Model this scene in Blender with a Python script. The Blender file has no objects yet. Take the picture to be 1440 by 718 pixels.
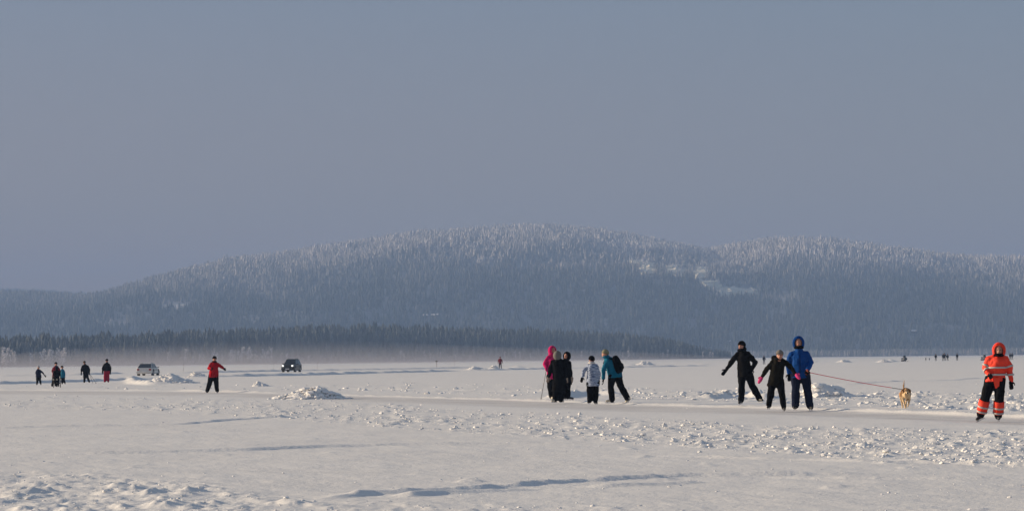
import bpy, bmesh, math, random
import numpy as np
from mathutils import Vector, Matrix, noise as mnoise

random.seed(7)
rng = np.random.default_rng(7)
scene = bpy.context.scene
C = scene.collection
R = math.radians

# ------------------------------------------------------------------ camera
F, CX, CY, CAMH = 4000.0, 720.0, 359.0, 1.4
PITCH, ROLL = math.atan((504.4 - 359.0) / F), -0.0105
cam_d = bpy.data.cameras.new("camera")
cam = bpy.data.objects.new("camera", cam_d)
C.objects.link(cam)
cam_d.sensor_width = 36.0
cam_d.lens = F / 1440.0 * 36.0
cam_d.clip_start = 0.5
cam_d.clip_end = 30000.0
CM = (Matrix.Rotation(R(90) + PITCH, 3, 'X') @ Matrix.Rotation(ROLL, 3, 'Z'))
cam.matrix_world = Matrix.Translation((0, 0, CAMH)) @ CM.to_4x4()
scene.camera = cam

# ------------------------------------------------------------------ sky, sun, exposure
SUN_ELEV, SUN_BEHIND = 13.8, -12.0         # degrees; the sun stands to the left and somewhat ahead of the camera
e, a = R(SUN_ELEV), R(SUN_BEHIND)
SUNV = Vector((-math.cos(e) * math.cos(a), -math.cos(e) * math.sin(a), math.sin(e)))
w = bpy.data.worlds.new("World")
scene.world = w
w.use_nodes = True
nt = w.node_tree
bg = nt.nodes["Background"]
sky = nt.nodes.new("ShaderNodeTexSky")
sky.sky_type = 'NISHITA'
sky.sun_disc = False
sky.sun_elevation = e
sky.sun_rotation = math.atan2(SUNV.x, SUNV.y)
sky.air_density = 1.0
sky.dust_density = 0.6
sky.ozone_density = 3.0
veil = nt.nodes.new("ShaderNodeMix")
veil.data_type = 'RGBA'
veil.inputs[0].default_value = 0.80
# thin veil of high cloud, mauve towards the whole horizon and grey-blue above it
gm = nt.nodes.new("ShaderNodeTexCoord"); sx = nt.nodes.new("ShaderNodeSeparateXYZ"); rp = nt.nodes.new("ShaderNodeValToRGB")
nt.links.new(gm.outputs["Generated"], sx.inputs[0]); nt.links.new(sx.outputs["Z"], rp.inputs[0])
els = rp.color_ramp.elements
els[0].position = 0.0; els[0].color = (4.6, 2.0, 1.5, 1)
els[1].position = 0.14; els[1].color = (1.80, 2.10, 2.70, 1)
m_ = els.new(0.05); m_.color = (2.7, 2.08, 2.1, 1)
mrx = nt.nodes.new("ShaderNodeMapRange"); mrx.inputs[1].default_value = -1; mrx.inputs[2].default_value = 1; mrx.inputs[3].default_value = 1.28; mrx.inputs[4].default_value = 0.72
cmb = nt.nodes.new("ShaderNodeCombineXYZ"); cmb.inputs[1].default_value = 1; cmb.inputs[2].default_value = 1
vm = nt.nodes.new("ShaderNodeVectorMath"); vm.operation = 'MULTIPLY'       # rosier towards the low sun, bluer away from it
nt.links.new(sx.outputs["X"], mrx.inputs[0]); nt.links.new(mrx.outputs[0], cmb.inputs[0])
nt.links.new(rp.outputs[0], vm.inputs[0]); nt.links.new(cmb.outputs[0], vm.inputs[1])
nt.links.new(vm.outputs[0], veil.inputs[7])
nt.links.new(sky.outputs[0], veil.inputs[6])
nt.links.new(veil.outputs[2], bg.inputs[0])
bg.inputs[1].default_value = 0.081

sun_d = bpy.data.lights.new("sun", 'SUN')
sun_d.energy = 5.0
sun_d.angle = R(0.5)
sun_d.color = (1.0, 0.805, 0.56)
sun = bpy.data.objects.new("sun", sun_d)
C.objects.link(sun)
sun.rotation_euler = SUNV.to_track_quat('Z', 'Y').to_euler()
sun.location = (0, 0, 50)

scene.view_settings.view_transform = 'Standard'
scene.view_settings.look = 'None'
scene.view_settings.exposure = 0.56
scene.view_settings.gamma = 1.0
scene.render.engine = 'CYCLES'
scene.cycles.use_denoising = True
scene.cycles.max_bounces = 5
scene.cycles.transparent_max_bounces = 16
scene.cycles.volume_bounces = 0

# ------------------------------------------------------------------ pixel of the photo -> place in the world
def ray(px, py):
    return CM @ Vector(((px - CX) / F, -(py - CY) / F, -1.0))

def at(px, py, Y):
    """point on the line of sight of (px,py) at ground distance Y"""
    d = ray(px, py)
    t = Y / d.y
    return Vector((d.x * t, Y, CAMH + d.z * t))

def G(px, py):
    d = ray(px, py)
    t = -CAMH / d.z
    return Vector((d.x * t, d.y * t, 0.0))

CMI = np.array(CM.transposed())
def proj(X, Y, Z):
    P = np.stack([X, Y, Z - CAMH], -1) @ CMI.T
    return CX - F * P[..., 0] / P[..., 2], CY + F * P[..., 1] / P[..., 2]

def hor(px):
    return 504.4 + 0.0105 * (720 - px)

# ------------------------------------------------------------------ noise
_g = np.random.default_rng(3)
PERM = _g.permutation(4096).astype(np.int64)
ANG = _g.random(4096) * 2 * np.pi
GX, GY = np.cos(ANG), np.sin(ANG)
def perlin(x, y, seed=0):
    x = np.asarray(x, float) + seed * 17.37
    y = np.asarray(y, float) + seed * 5.71
    xi = np.floor(x).astype(np.int64); yi = np.floor(y).astype(np.int64)
    xf = x - xi; yf = y - yi
    u = xf * xf * xf * (xf * (xf * 6 - 15) + 10)
    v = yf * yf * yf * (yf * (yf * 6 - 15) + 10)
    def g(ix, iy, fx, fy):
        h = PERM[(PERM[ix & 4095] + iy) & 4095]
        return GX[h] * fx + GY[h] * fy
    n00 = g(xi, yi, xf, yf); n10 = g(xi + 1, yi, xf - 1, yf)
    n01 = g(xi, yi + 1, xf, yf - 1); n11 = g(xi + 1, yi + 1, xf - 1, yf - 1)
    return (n00 * (1 - u) + n10 * u) * (1 - v) + (n01 * (1 - u) + n11 * u) * v

def fbm(x, y, octs=4, seed=0):
    s = 0; a_ = 1.0
    for i in range(octs):
        s = s + a_ * perlin(x * 2 ** i, y * 2 ** i, seed + i * 3)
        a_ *= 0.5
    return s

def sstep(a_, b_, x):
    t = np.clip((x - a_) / (b_ - a_), 0, 1)
    return t * t * (3 - 2 * t)

# ------------------------------------------------------------------ materials
def mat(name, col, rough=0.8, metal=0.0, emit=None, var=0.0, vscale=6.0, bump=0.0, bscale=20.0, spec=None, coord='Object'):
    m = bpy.data.materials.new(name)
    m.use_nodes = True
    t = m.node_tree
    b = t.nodes["Principled BSDF"]
    b.inputs["Base Color"].default_value = (*col, 1)
    b.inputs["Roughness"].default_value = rough
    b.inputs["Metallic"].default_value = metal
    if spec is not None:
        b.inputs["Specular IOR Level"].default_value = spec
    if emit:
        b.inputs["Emission Color"].default_value = (*emit[0], 1)
        b.inputs["Emission Strength"].default_value = emit[1]
    if var or bump:
        tc = t.nodes.new("ShaderNodeTexCoord")
    if var:
        n = t.nodes.new("ShaderNodeTexNoise")
        n.inputs["Scale"].default_value = vscale
        n.inputs["Detail"].default_value = 5
        t.links.new(tc.outputs[coord], n.inputs["Vector"])
        r = t.nodes.new("ShaderNodeValToRGB")
        r.color_ramp.elements[0].position = 0.3
        r.color_ramp.elements[1].position = 0.7
        r.color_ramp.elements[0].color = (*[c * (1 - var) for c in col], 1)
        r.color_ramp.elements[1].color = (*[min(1, c * (1 + var)) for c in col], 1)
        t.links.new(n.outputs[0], r.inputs[0])
        t.links.new(r.outputs[0], b.inputs["Base Color"])
    if bump:
        n2 = t.nodes.new("ShaderNodeTexNoise")
        n2.inputs["Scale"].default_value = bscale
        n2.inputs["Detail"].default_value = 4
        t.links.new(tc.outputs[coord], n2.inputs["Vector"])
        bp = t.nodes.new("ShaderNodeBump")
        bp.inputs["Strength"].default_value = bump
        bp.inputs["Distance"].default_value = 0.02
        t.links.new(n2.outputs[0], bp.inputs["Height"])
        t.links.new(bp.outputs[0], b.inputs["Normal"])
    return m

def attr_mix_mat(name, attr, c0, c1, rough=0.9, bump=0.0, bscale=12.0, var=0.0):
    """base colour between c0 and c1 by a stored point attribute (ice cover, rime on a tree)"""
    m = mat(name, c0, rough)
    t = m.node_tree
    b = t.nodes["Principled BSDF"]
    at_ = t.nodes.new("ShaderNodeAttribute"); at_.attribute_name = attr
    mx = t.nodes.new("ShaderNodeMix"); mx.data_type = 'RGBA'
    mx.inputs[6].default_value = (*c0, 1); mx.inputs[7].default_value = (*c1, 1)
    t.links.new(at_.outputs["Fac"], mx.inputs[0])
    out = mx.outputs[2]
    geo = t.nodes.new("ShaderNodeNewGeometry")
    if var:
        n = t.nodes.new("ShaderNodeTexNoise"); n.inputs["Scale"].default_value = 0.35; n.inputs["Detail"].default_value = 8
        n.inputs["Roughness"].default_value = 0.7
        t.links.new(geo.outputs["Position"], n.inputs["Vector"])
        mr = t.nodes.new("ShaderNodeMapRange")
        mr.inputs[1].default_value = 0.3; mr.inputs[2].default_value = 0.7
        mr.inputs[3].default_value = 1 - var; mr.inputs[4].default_value = 1.0
        t.links.new(n.outputs[0], mr.inputs[0])
        hs = t.nodes.new("ShaderNodeHueSaturation")
        t.links.new(mr.outputs[0], hs.inputs["Value"]); t.links.new(out, hs.inputs["Color"])
        out = hs.outputs[0]
    t.links.new(out, b.inputs["Base Color"])
    if bump:
        n2 = t.nodes.new("ShaderNodeTexNoise"); n2.inputs["Scale"].default_value = bscale; n2.inputs["Detail"].default_value = 6
        n2.inputs["Roughness"].default_value = 0.65
        t.links.new(geo.outputs["Position"], n2.inputs["Vector"])
        bp = t.nodes.new("ShaderNodeBump"); bp.inputs["Strength"].default_value = bump; bp.inputs["Distance"].default_value = 0.03
        t.links.new(n2.outputs[0], bp.inputs["Height"]); t.links.new(bp.outputs[0], b.inputs["Normal"])
    return m

M_SNOW = attr_mix_mat("snow", "ice", (0.81, 0.80, 0.785), (0.60, 0.58, 0.57), 0.75, bump=0.55, bscale=9.0, var=0.05)
M_SNOW.node_tree.nodes["Principled BSDF"].inputs["Specular IOR Level"].default_value = 0.2
M_CLOD = mat("snow_clod", (0.82, 0.81, 0.80), 0.8, var=0.05, vscale=3, bump=0.5, bscale=25, coord='Object')
M_HILLSNOW = attr_mix_mat("hill_snow", "open", (0.22, 0.23, 0.25), (0.85, 0.80, 0.74), 0.9)  # forest floor darkened for undergrowth and for tree shade; clearings stay pale
M_FOREST = attr_mix_mat("rimed_spruce", "frost", (0.028, 0.040, 0.036), (0.84, 0.79, 0.79), 0.95)
M_CROWN = attr_mix_mat("spruce_crown", "frost", (0.030, 0.042, 0.036), (0.62, 0.64, 0.68), 0.95)
M_BARK = mat("bark", (0.10, 0.075, 0.06), 0.95, var=0.4, vscale=3)
M_RIME = mat("rime_twigs", (0.88, 0.84, 0.84), 0.9, var=0.1, vscale=1)

# ------------------------------------------------------------------ object helpers
def setp(o, label=None, cat=None, group=None, kind=None):
    if label: o["label"] = label
    if cat: o["category"] = cat
    if group: o["group"] = group
    if kind: o["kind"] = kind
    return o

def add_obj(name, me, m=None, parent=None):
    if m is not None and not me.materials:
        for k in (m if isinstance(m, (list, tuple)) else [m]):
            me.materials.append(k)
    o = bpy.data.objects.new(name, me)
    C.objects.link(o)
    if parent: o.parent = parent
    return o

def empty(name, loc, rz=0.0):
    o = bpy.data.objects.new(name, None)
    o.empty_display_size = 0.3
    C.objects.link(o)
    o.location = loc
    o.rotation_euler = (0, 0, rz)
    return o

def np_mesh(name, V, Fa, smooth=False):
    """V (n,3); Fa (m,k) equal sized faces"""
    V = np.ascontiguousarray(V, dtype=np.float32); Fa = np.ascontiguousarray(Fa, dtype=np.int32)
    me = bpy.data.meshes.new(name)
    me.vertices.add(len(V)); me.vertices.foreach_set("co", V.ravel())
    k = Fa.shape[1]
    me.loops.add(Fa.size); me.loops.foreach_set("vertex_index", Fa.ravel())
    me.polygons.add(len(Fa))
    me.polygons.foreach_set("loop_start", np.arange(0, Fa.size, k, dtype=np.int32))
    me.polygons.foreach_set("loop_total", np.full(len(Fa), k, dtype=np.int32))
    me.polygons.foreach_set("use_smooth", np.full(len(Fa), smooth, dtype=bool))
    me.update(calc_edges=True)
    return me

def point_attr(me, name, vals):
    at_ = me.attributes.new(name, 'FLOAT', 'POINT')
    at_.data.foreach_set("value", np.ascontiguousarray(vals, dtype=np.float32))

class MB:
    """collects closed shapes into one mesh"""
    def __init__(self): self.v = []; self.f = []
    def add(self, vs, fs):
        n = len(self.v); self.v += [tuple(p) for p in vs]; self.f += [tuple(i + n for i in q) for q in fs]
        return self
    def box(self, c, s, rot=None):
        c = Vector(c); vs = []
        for x in (-.5, .5):
            for y in (-.5, .5):
                for z in (-.5, .5):
                    p = Vector((x * s[0], y * s[1], z * s[2]))
                    if rot: p = rot @ p
                    vs.append(c + p)
        return self.add(vs, [(0, 1, 3, 2), (4, 6, 7, 5), (0, 4, 5, 1), (2, 3, 7, 6), (0, 2, 6, 4), (1, 5, 7, 3)])
    def loft(self, rings):
        """rings: (centre, u, v) with u,v the half axes as vectors"""
        n = 14; vs = []; fs = []
        for c, u, v in rings:
            for i in range(n):
                t = 2 * math.pi * i / n
                vs.append(Vector(c) + u * math.cos(t) + v * math.sin(t))
        m = len(rings)
        for j in range(m - 1):
            for i in range(n):
                a_, b_ = j * n + i, j * n + (i + 1) % n
                fs.append((a_, b_, b_ + n, a_ + n))
        fs.append(tuple(reversed(range(n)))); fs.append(tuple(range((m - 1) * n, m * n)))
        return self.add(vs, fs)
    def tube(self, pts, rad, n=8, caps=True):
        pts = [Vector(p) for p in pts]; vs = []; fs = []
        P = list(pts); Q = list(rad)
        if caps:
            d0 = (pts[0] - pts[1]).normalized(); d1 = (pts[-1] - pts[-2]).normalized()
            P = [pts[0] + d0 * rad[0] * .9, pts[0] + d0 * rad[0] * .55] + pts + [pts[-1] + d1 * rad[-1] * .55, pts[-1] + d1 * rad[-1] * .9]
            Q = [rad[0] * .4, rad[0] * .82] + list(rad) + [rad[-1] * .82, rad[-1] * .4]
        prev = None
        for j, p in enumerate(P):
            if j == 0: d = P[1] - P[0]
            elif j == len(P) - 1: d = P[-1] - P[-2]
            else: d = P[j + 1] - P[j - 1]
            if d.length < 1e-6: d = Vector((0, 0, 1))
            d.normalize()
            if prev is None:
                u = d.cross(Vector((0, 0, 1)) if abs(d.z) < .9 else Vector((1, 0, 0))).normalized()
            else:
                u = (prev - d * prev.dot(d)).normalized()
            prev = u; v = d.cross(u)
            for i in range(n):
                t = 2 * math.pi * i / n
                vs.append(p + (u * math.cos(t) + v * math.sin(t)) * Q[j])
        for j in range(len(P) - 1):
            for i in range(n):
                a_, b_ = j * n + i, j * n + (i + 1) % n
                fs.append((a_, b_, b_ + n, a_ + n))
        fs.append(tuple(reversed(range(n)))); fs.append(tuple(range((len(P) - 1) * n, len(P) * n)))
        return self.add(vs, fs)
    def ball(self, c, r, rot=None, seg=12, rings=8):
        c = Vector(c)
        if not hasattr(r, '__len__'): r = (r, r, r)
        vs = []; fs = []
        def P(x, y, z):
            p = Vector((x * r[0], y * r[1], z * r[2]))
            return c + (rot @ p if rot else p)
        vs.append(P(0, 0, 1))
        for j in range(1, rings):
            t = math.pi * j / rings
            for i in range(seg):
                q = 2 * math.pi * i / seg
                vs.append(P(math.sin(t) * math.cos(q), math.sin(t) * math.sin(q), math.cos(t)))
        vs.append(P(0, 0, -1))
        for i in range(seg): fs.append((0, 1 + i, 1 + (i + 1) % seg))
        for j in range(rings - 2):
            for i in range(seg):
                a_ = 1 + j * seg + i; b_ = 1 + j * seg + (i + 1) % seg
                fs.append((a_, a_ + seg, b_ + seg, b_))
        L = len(vs) - 1
        for i in range(seg): fs.append((L, 1 + (rings - 2) * seg + (i + 1) % seg, 1 + (rings - 2) * seg + i))
        return self.add(vs, fs)
    def mesh(self, name, smooth=False):
        me = bpy.data.meshes.new(name)
        me.from_pydata([tuple(p) for p in self.v], [], self.f)
        bm = bmesh.new(); bm.from_mesh(me); bmesh.ops.recalc_face_normals(bm, faces=bm.faces); bm.to_mesh(me); bm.free()
        if smooth:
            me.polygons.foreach_set("use_smooth", [True] * len(me.polygons))
        return me
    def obj(self, name, m, parent=None, smooth=False):
        return add_obj(name, self.mesh(name, smooth), m, parent)
    def remesh(self, name, m, parent, voxel=0.02, sm=2, fold=0.0, ffreq=7.0, quilt=None):
        """fuse the shapes into one continuous surface, then crease it like cloth"""
        me = self.mesh(name)
        tmp = bpy.data.objects.new("tmp", me); C.objects.link(tmp)
        r = tmp.modifiers.new("r", 'REMESH'); r.mode = 'VOXEL'; r.voxel_size = voxel; r.use_smooth_shade = True
        if sm:
            s = tmp.modifiers.new("s", 'SMOOTH'); s.factor = .5; s.iterations = sm
        dg = bpy.context.evaluated_depsgraph_get()
        out = bpy.data.meshes.new_from_object(tmp.evaluated_get(dg))
        bpy.data.objects.remove(tmp); bpy.data.meshes.remove(me)
        out.name = name
        if fold or quilt:
            n = len(out.vertices)
            co = np.empty(n * 3, np.float32); out.vertices.foreach_get("co", co); co = co.reshape(-1, 3)
            no = np.empty(n * 3, np.float32); out.vertices.foreach_get("normal", no); no = no.reshape(-1, 3)
            d = np.zeros(n)
            if fold:
                d += fold * np.array([mnoise.noise(Vector((p[0] * ffreq, p[1] * ffreq, p[2] * ffreq * .8))) +
                                      .5 * mnoise.noise(Vector((p[0] * ffreq * 2.3, p[1] * ffreq * 2.3, p[2] * ffreq * 2 + 9))) for p in co])
            if quilt:
                d += quilt[0] * (np.abs(np.sin(co[:, 2] * math.pi / quilt[1])) - .5)
            co = co + no * d[:, None]
            out.vertices.foreach_set("co", co.astype(np.float32).ravel())
        out.polygons.foreach_set("use_smooth", [True] * len(out.polygons))
        out.update()
        return add_obj(name, out, m, parent)

# ================================================================== THE LAKE
# snow surface as a height field, finer near the camera
NC, NR1, NR2 = 480, 1010, 60
th = np.linspace(-R(14), R(14), NC + 1)
rr = np.concatenate([np.exp(np.linspace(math.log(16), math.log(460), NR1)), np.exp(np.linspace(math.log(460), math.log(9000), NR2 + 1))[1:]])
TH, RR = np.meshgrid(th, rr)
GXX = RR * np.sin(TH); GYY = RR * np.cos(TH)
PX, PY = proj(GXX.ravel(), GYY.ravel(), np.zeros(GXX.size))
X, Y = GXX.ravel(), GYY.ravel()
DY = PY - (504.4 + 0.0105 * (720 - PX))       # how far below the horizon a place is seen
HZ = 0.018 * fbm(X * .35, Y * .25, 3, 1) * sstep(600, 60, RR.ravel())
HZ += 0.05 * fbm(X * .03, Y * .03, 2, 9)*sstep(20,60,RR.ravel())
near = sstep(120, 30, RR.ravel())
HZ += near * 0.009 * fbm(X * 2.2 + 0.6*Y, Y * 1.1, 3, 2)
ICE = np.zeros(len(X))

def lin(x, pts):
    p = np.array(pts, float)
    return np.interp(x, p[:, 0], p[:, 1])

def band_mask(px, py, up, lo, soft=3.0, softl=2.0):
    u = lin(px, up); l = lin(px, lo)
    return sstep(-soft, soft, py - u) * sstep(-softl, softl, l - py)

BAND_MID = dict(up=[(-200, 553), (0, 555), (200, 558), (360, 562), (520, 566), (720, 582), (900, 590), (1080, 600), (1440, 606), (1600, 610)],
                lo=[(-200, 570), (0, 574), (180, 577), (360, 588), (520, 600), (720, 612), (900, 625), (1080, 636), (1300, 650), (1440, 656), (1600, 662)])
BAND_BL = dict(up=[(-200, 660), (0, 664), (140, 669), (280, 681), (360, 695), (450, 704), (700, 708), (1000, 712), (1600, 716)],
               lo=[(-200, 900), (1600, 900)])
BAND_BACK = dict(up=[(-200, 545), (150, 543), (300, 543), (560, 538), (760, 541), (900, 545), (1100, 547), (1280, 551), (1440, 556), (1600, 558)],
                 lo=[(-200, 549), (150, 547), (300, 548), (560, 551), (760, 556), (900, 561), (1100, 567), (1280, 573), (1440, 580), (1600, 584)])
def rubble_density(px, py):
    patch = lambda sx, sy, s: 0.42 + 1.1 * perlin(px / sx, py / sy, s) + .7 * perlin(px / sx * 3, py / sy * 2.2, s + 1)
    m1 = band_mask(px, py, BAND_MID['up'], BAND_MID['lo']) * np.clip(patch(60, 9, 11) + .15, 0, 1) * lin(px, [(0, .7), (180, .8), (300, 1), (560, .9), (700, .8), (1440, 1)])
    m2 = band_mask(px, py, BAND_BL['up'], BAND_BL['lo'], 9) * np.clip(.75 + 1.3 * perlin(px / 45, py / 8, 14), .12, 1) * lin(px, [(0, 1), (280, 1), (450, .5), (900, .35), (1100, .15)])
    m3 = band_mask(px, py, BAND_BACK['up'], BAND_BACK['lo']) * np.clip(patch(30, 6, 12), 0, 1) * lin(px, [(0, .25), (300, .5), (560, .5), (900, .7), (1100, .8), (1280, 1.2), (1440, 1.9)])
    return m1, m2, m3
m1, m2, m3 = rubble_density(PX, PY)
lump = np.clip(fbm(X * 3.2, Y * 2.0, 3, 21) - 0.04, 0, 1)
lump2 = np.clip(perlin(X * 4.3, Y * 3.1, 23), 0, 1)
HZ += m1 * (0.085 * lump + 0.06 * lump2 + .05 * np.clip(perlin(X * 8, Y * 6, 25), 0, 1))
HZ += m3 * (0.15 * lump + 0.06 * lump2)
wx = X + .35 * perlin(X * 1.3, Y * 1.0, 35); wy = Y + .5 * perlin(X * 1.1, Y * .8, 36)
drift = fbm(wx * 1.6 + wy * .8, wy * 1.1, 5, 31)
crest = 1 - 2.2 * np.abs(fbm(wx * 2.7, wy * 1.7, 4, 33))
HZ += m2 * (0.06 * np.clip(drift, -.25, 1) + 0.035 * np.clip(crest, 0, 1) * np.clip(drift + .4, 0, 1) + .045 * np.clip(fbm(X * 8, Y * 5, 2, 34), 0, 1))
# sparse small marks on the smooth snow
sp = np.clip(perlin(X * 1.3, Y * .9, 41) - .42, 0, 1) * near
HZ += sp * 0.22 * (0.5 + perlin(X * 6, Y * 4, 42))

def berm(pts, h, wl, wr, lumpy=0.4, lf=0.5, wander=0.0, ends=True, seed=0):
    """ploughed ridge along a line of photo pixels; wl/wr widths on its left/right side"""
    global HZ
    W = [G(*p) for p in pts]
    P = np.array([(q.x, q.y) for q in W])
    mx = 3.5 * max(wl, wr)
    sel = np.where((X > P[:, 0].min() - mx) & (X < P[:, 0].max() + mx) & (Y > P[:, 1].min() - mx) & (Y < P[:, 1].max() + mx))[0]
    x, y = X[sel], Y[sel]
    best = np.full(len(sel), 1e9); sg = np.zeros(len(sel)); tt = np.zeros(len(sel)); acc = 0.0
    L = np.hypot(*(np.diff(P, axis=0).T)); tot = L.sum()
    for i in range(len(P) - 1):
        d = P[i + 1] - P[i]; l = L[i]; d = d / l
        t = np.clip((x - P[i, 0]) * d[0] + (y - P[i, 1]) * d[1], 0, l)
        qx = x - P[i, 0] - d[0] * t; qy = y - P[i, 1] - d[1] * t
        dist = np.hypot(qx, qy)
        side = np.sign(qx * d[1] - qy * d[0])       # + on the right of the line's direction
        k = dist < best
        best[k] = dist[k]; sg[k] = side[k]; tt[k] = acc + t[k]
        acc += l
    s = best * sg + wander * perlin(tt * .12, tt * 0 + seed, 50 + seed)
    prof = np.where(s < 0, np.exp(-(s / wl) ** 2), np.exp(-(s / wr) ** 2))
    mod = 1 + lumpy * 2 * fbm(tt * lf, s * lf * 1.5, 3, 60 + seed)
    fade = np.minimum(1, np.minimum(tt, tot - tt) / (0.12 * tot)) if ends else 1
    HZ[sel] += h * prof * np.clip(mod, .1, 2.5) * fade

# far ploughed road across the lake (two banks)
berm([(-150, 530), (0, 528.5), (110, 527), (175, 525)], .22, .8, .7, .3, seed=1)
berm([(-150, 544), (0, 540), (100, 537), (170, 534.5), (262, 532.5)], .20, .7, .5, .3, seed=2)
berm([(225, 525), (300, 523.5), (405, 521.5), (560, 519), (700, 516.5)], .27, .8, .7, .3, seed=3)
berm([(700, 516.5), (800, 514.5), (1015, 511.2)], .30, .9, .8, .4, seed=13)
berm([(255, 531), (420, 527.5), (540, 524.3), (650, 521.5)], .24, .8, .6, .4, seed=4)
berm([(650, 521.5), (760, 518.6), (1015, 514)], .24, .8, .7, .5, seed=14)
berm([(1090, 509), (1200, 508.2), (1290, 507.8)], .5, 1.5, 1.5, .9, seed=5)
# white cut edge behind the skating track
berm([(330, 549.5), (520, 556), (720, 562), (900, 568.5), (1080, 573.5), (1240, 579), (1440, 587), (1560, 592)], .065, .10, .13, .35, lf=.8, seed=6, ends=False)
berm([(-100, 549), (0, 548.3), (250, 549.5), (420, 553)], .08, .2, .3, .5, seed=7)
# low drift edges in the foreground
berm([(-150, 606), (0, 603), (110, 600.5), (250, 598), (360, 590), (440, 587)], .035, .25, .10, .5, lf=1.2, wander=.1, seed=8)
berm([(40, 638), (120, 637), (200, 636), (340, 633), (450, 628), (560, 625), (720, 623)], .045, .22, .09, .15, lf=1.0, seed=9)
berm([(440, 703), (520, 694), (600, 690), (720, 683), (820, 676), (960, 669.5), (1080, 668), (1260, 666)], .045, .2, .09, .28, lf=2.6, wander=.15, seed=10)
berm([(1080, 671), (1200, 672.5), (1330, 673.5), (1560, 672)], .028, .2, .07, .4, lf=2.0, wander=.12, seed=20)
berm([(560, 698), (620, 693), (700, 689), (760, 686)], .035, .2, .1, .5, seed=11)
berm([(830, 684), (900, 681), (990, 677)], .035, .2, .1, .5, seed=12)
berm([(1180, 621), (1300, 620), (1560, 618)], .03, .3, .1, .6, seed=15)
berm([(1180, 541), (1260, 536), (1340, 534), (1380, 531)], .05, .3, .25, .6, seed=16)
berm([(450, 545), (700, 549), (1000, 552)], .04, .2, .15, .6, lf=1, seed=21)
berm([(0, 571), (200, 569), (420, 566)], .04, .2, .12, .6, lf=1, seed=22)
berm([(900, 640), (1150, 646), (1500, 655)], .025, .3, .1, .6, lf=1, seed=23)
# ploughed banks behind the track
berm([(778, 561), (800, 557), (840, 554), (880, 556)], .17, .4, .35, .5, lf=1.2, seed=17)
berm([(985, 562), (1020, 558.5), (1060, 559), (1080, 562)], .17, .4, .35, .8, lf=2, seed=18)
berm([(184, 533), (189, 539), (215, 541.5), (285, 541), (300, 540)], .22, .5, .4, .4, lf=.6, seed=19)

# skating track: scraped ice, a little lower and greyer
c_up = [(-200, 549), (0, 549), (300, 551), (520, 557), (720, 563), (900, 569.5), (1080, 574.5), (1240, 580), (1440, 588), (1600, 594)]
c_lo = [(-200, 552), (0, 553), (300, 555.5), (520, 563), (720, 571), (900, 578), (1080, 582), (1240, 588), (1440, 597), (1600, 608)]
track = sstep(-1, 1, PY - lin(PX, c_up)) * sstep(-3, 3, lin(PX, c_lo) - PY)
HZ = HZ * (1 - .75 * track) - 0.02 * track
ICE = track * np.clip(.65 + .5 * fbm(X * .25 + Y * .1, Y * .6, 3, 71), 0, 1)
ICE = np.clip(ICE + track * .55 * perlin(PX / 170, (PY - lin(PX, c_up)) / .8, 75), 0, 1)
ICE = ICE + .12 * np.clip(fbm(PX / 260, PY / 9, 2, 73), 0, 1) * (RR.ravel() < 400)
HZ = np.maximum(HZ, -0.05)
# rise of the sheet to nothing at its outer sides is hidden below the wide ice sheet
idx = np.arange((NR1 + NR2) * (NC + 1)).reshape(NR1 + NR2, NC + 1)
Fq = np.stack([idx[:-1, :-1], idx[:-1, 1:], idx[1:, 1:], idx[1:, :-1]], -1).reshape(-1, 4)
me = np_mesh("snow_ground", np.stack([X, Y, HZ], -1), Fq, True)
point_attr(me, "ice", ICE)
ground = add_obj("snow_ground", me, M_SNOW)
setp(ground, kind="structure")
HGRID = HZ.reshape(NR1 + NR2, NC + 1)
LOGR = np.log(rr)
def hz(x, y):
    r = math.hypot(x, y); t = math.atan2(x, y)
    i = int(np.clip(np.searchsorted(rr, r), 1, len(rr) - 1)); j = int(np.clip((t - th[0]) / (th[1] - th[0]), 0, NC))
    return float(HGRID[i, j])
me = np_mesh("frozen_lake", np.array([(-9000, -2000, -.09), (9000, -2000, -.09), (9000, 12000, -.09), (-9000, 12000, -.09)]), np.array([[0, 1, 2, 3]]))
setp(add_obj("frozen_lake", me, M_SNOW), kind="structure")

# ---- snow clods lying about (nobody could count them)
ICO = bmesh.new(); bmesh.ops.create_icosphere(ICO, subdivisions=1, radius=1)
ICV = np.array([v.co[:] for v in ICO.verts]); ICF = np.array([[v.index for v in f.verts] for f in ICO.faces]); ICO.free()
def clods(name, pos, size, label=None, parent=None, kind="stuff", sub=False):
    n = len(pos)
    V = ICV[None] * (1 + rng.uniform(-.27, .27, (n, len(ICV), 1)))
    sc = np.stack([rng.uniform(.7, 1.5, n), rng.uniform(.7, 1.3, n), rng.uniform(.35, .7, n)], -1) * size[:, None]
    V = V * sc[:, None]
    an = rng.uniform(0, 6.28, n); c, s = np.cos(an), np.sin(an)
    Vx = V[..., 0] * c[:, None] - V[..., 1] * s[:, None]; Vy = V[..., 0] * s[:, None] + V[..., 1] * c[:, None]
    V = np.stack([Vx, Vy, V[..., 2]], -1) + pos[:, None]
    Fc = (ICF[None] + (np.arange(n) * len(ICV))[:, None, None]).reshape(-1, 3)
    me = np_mesh(name, V.reshape(-1, 3), Fc, False)
    o = add_obj(name, me, M_CLOD, parent)
    setp(o, label=label, kind=kind)
    return o

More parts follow.
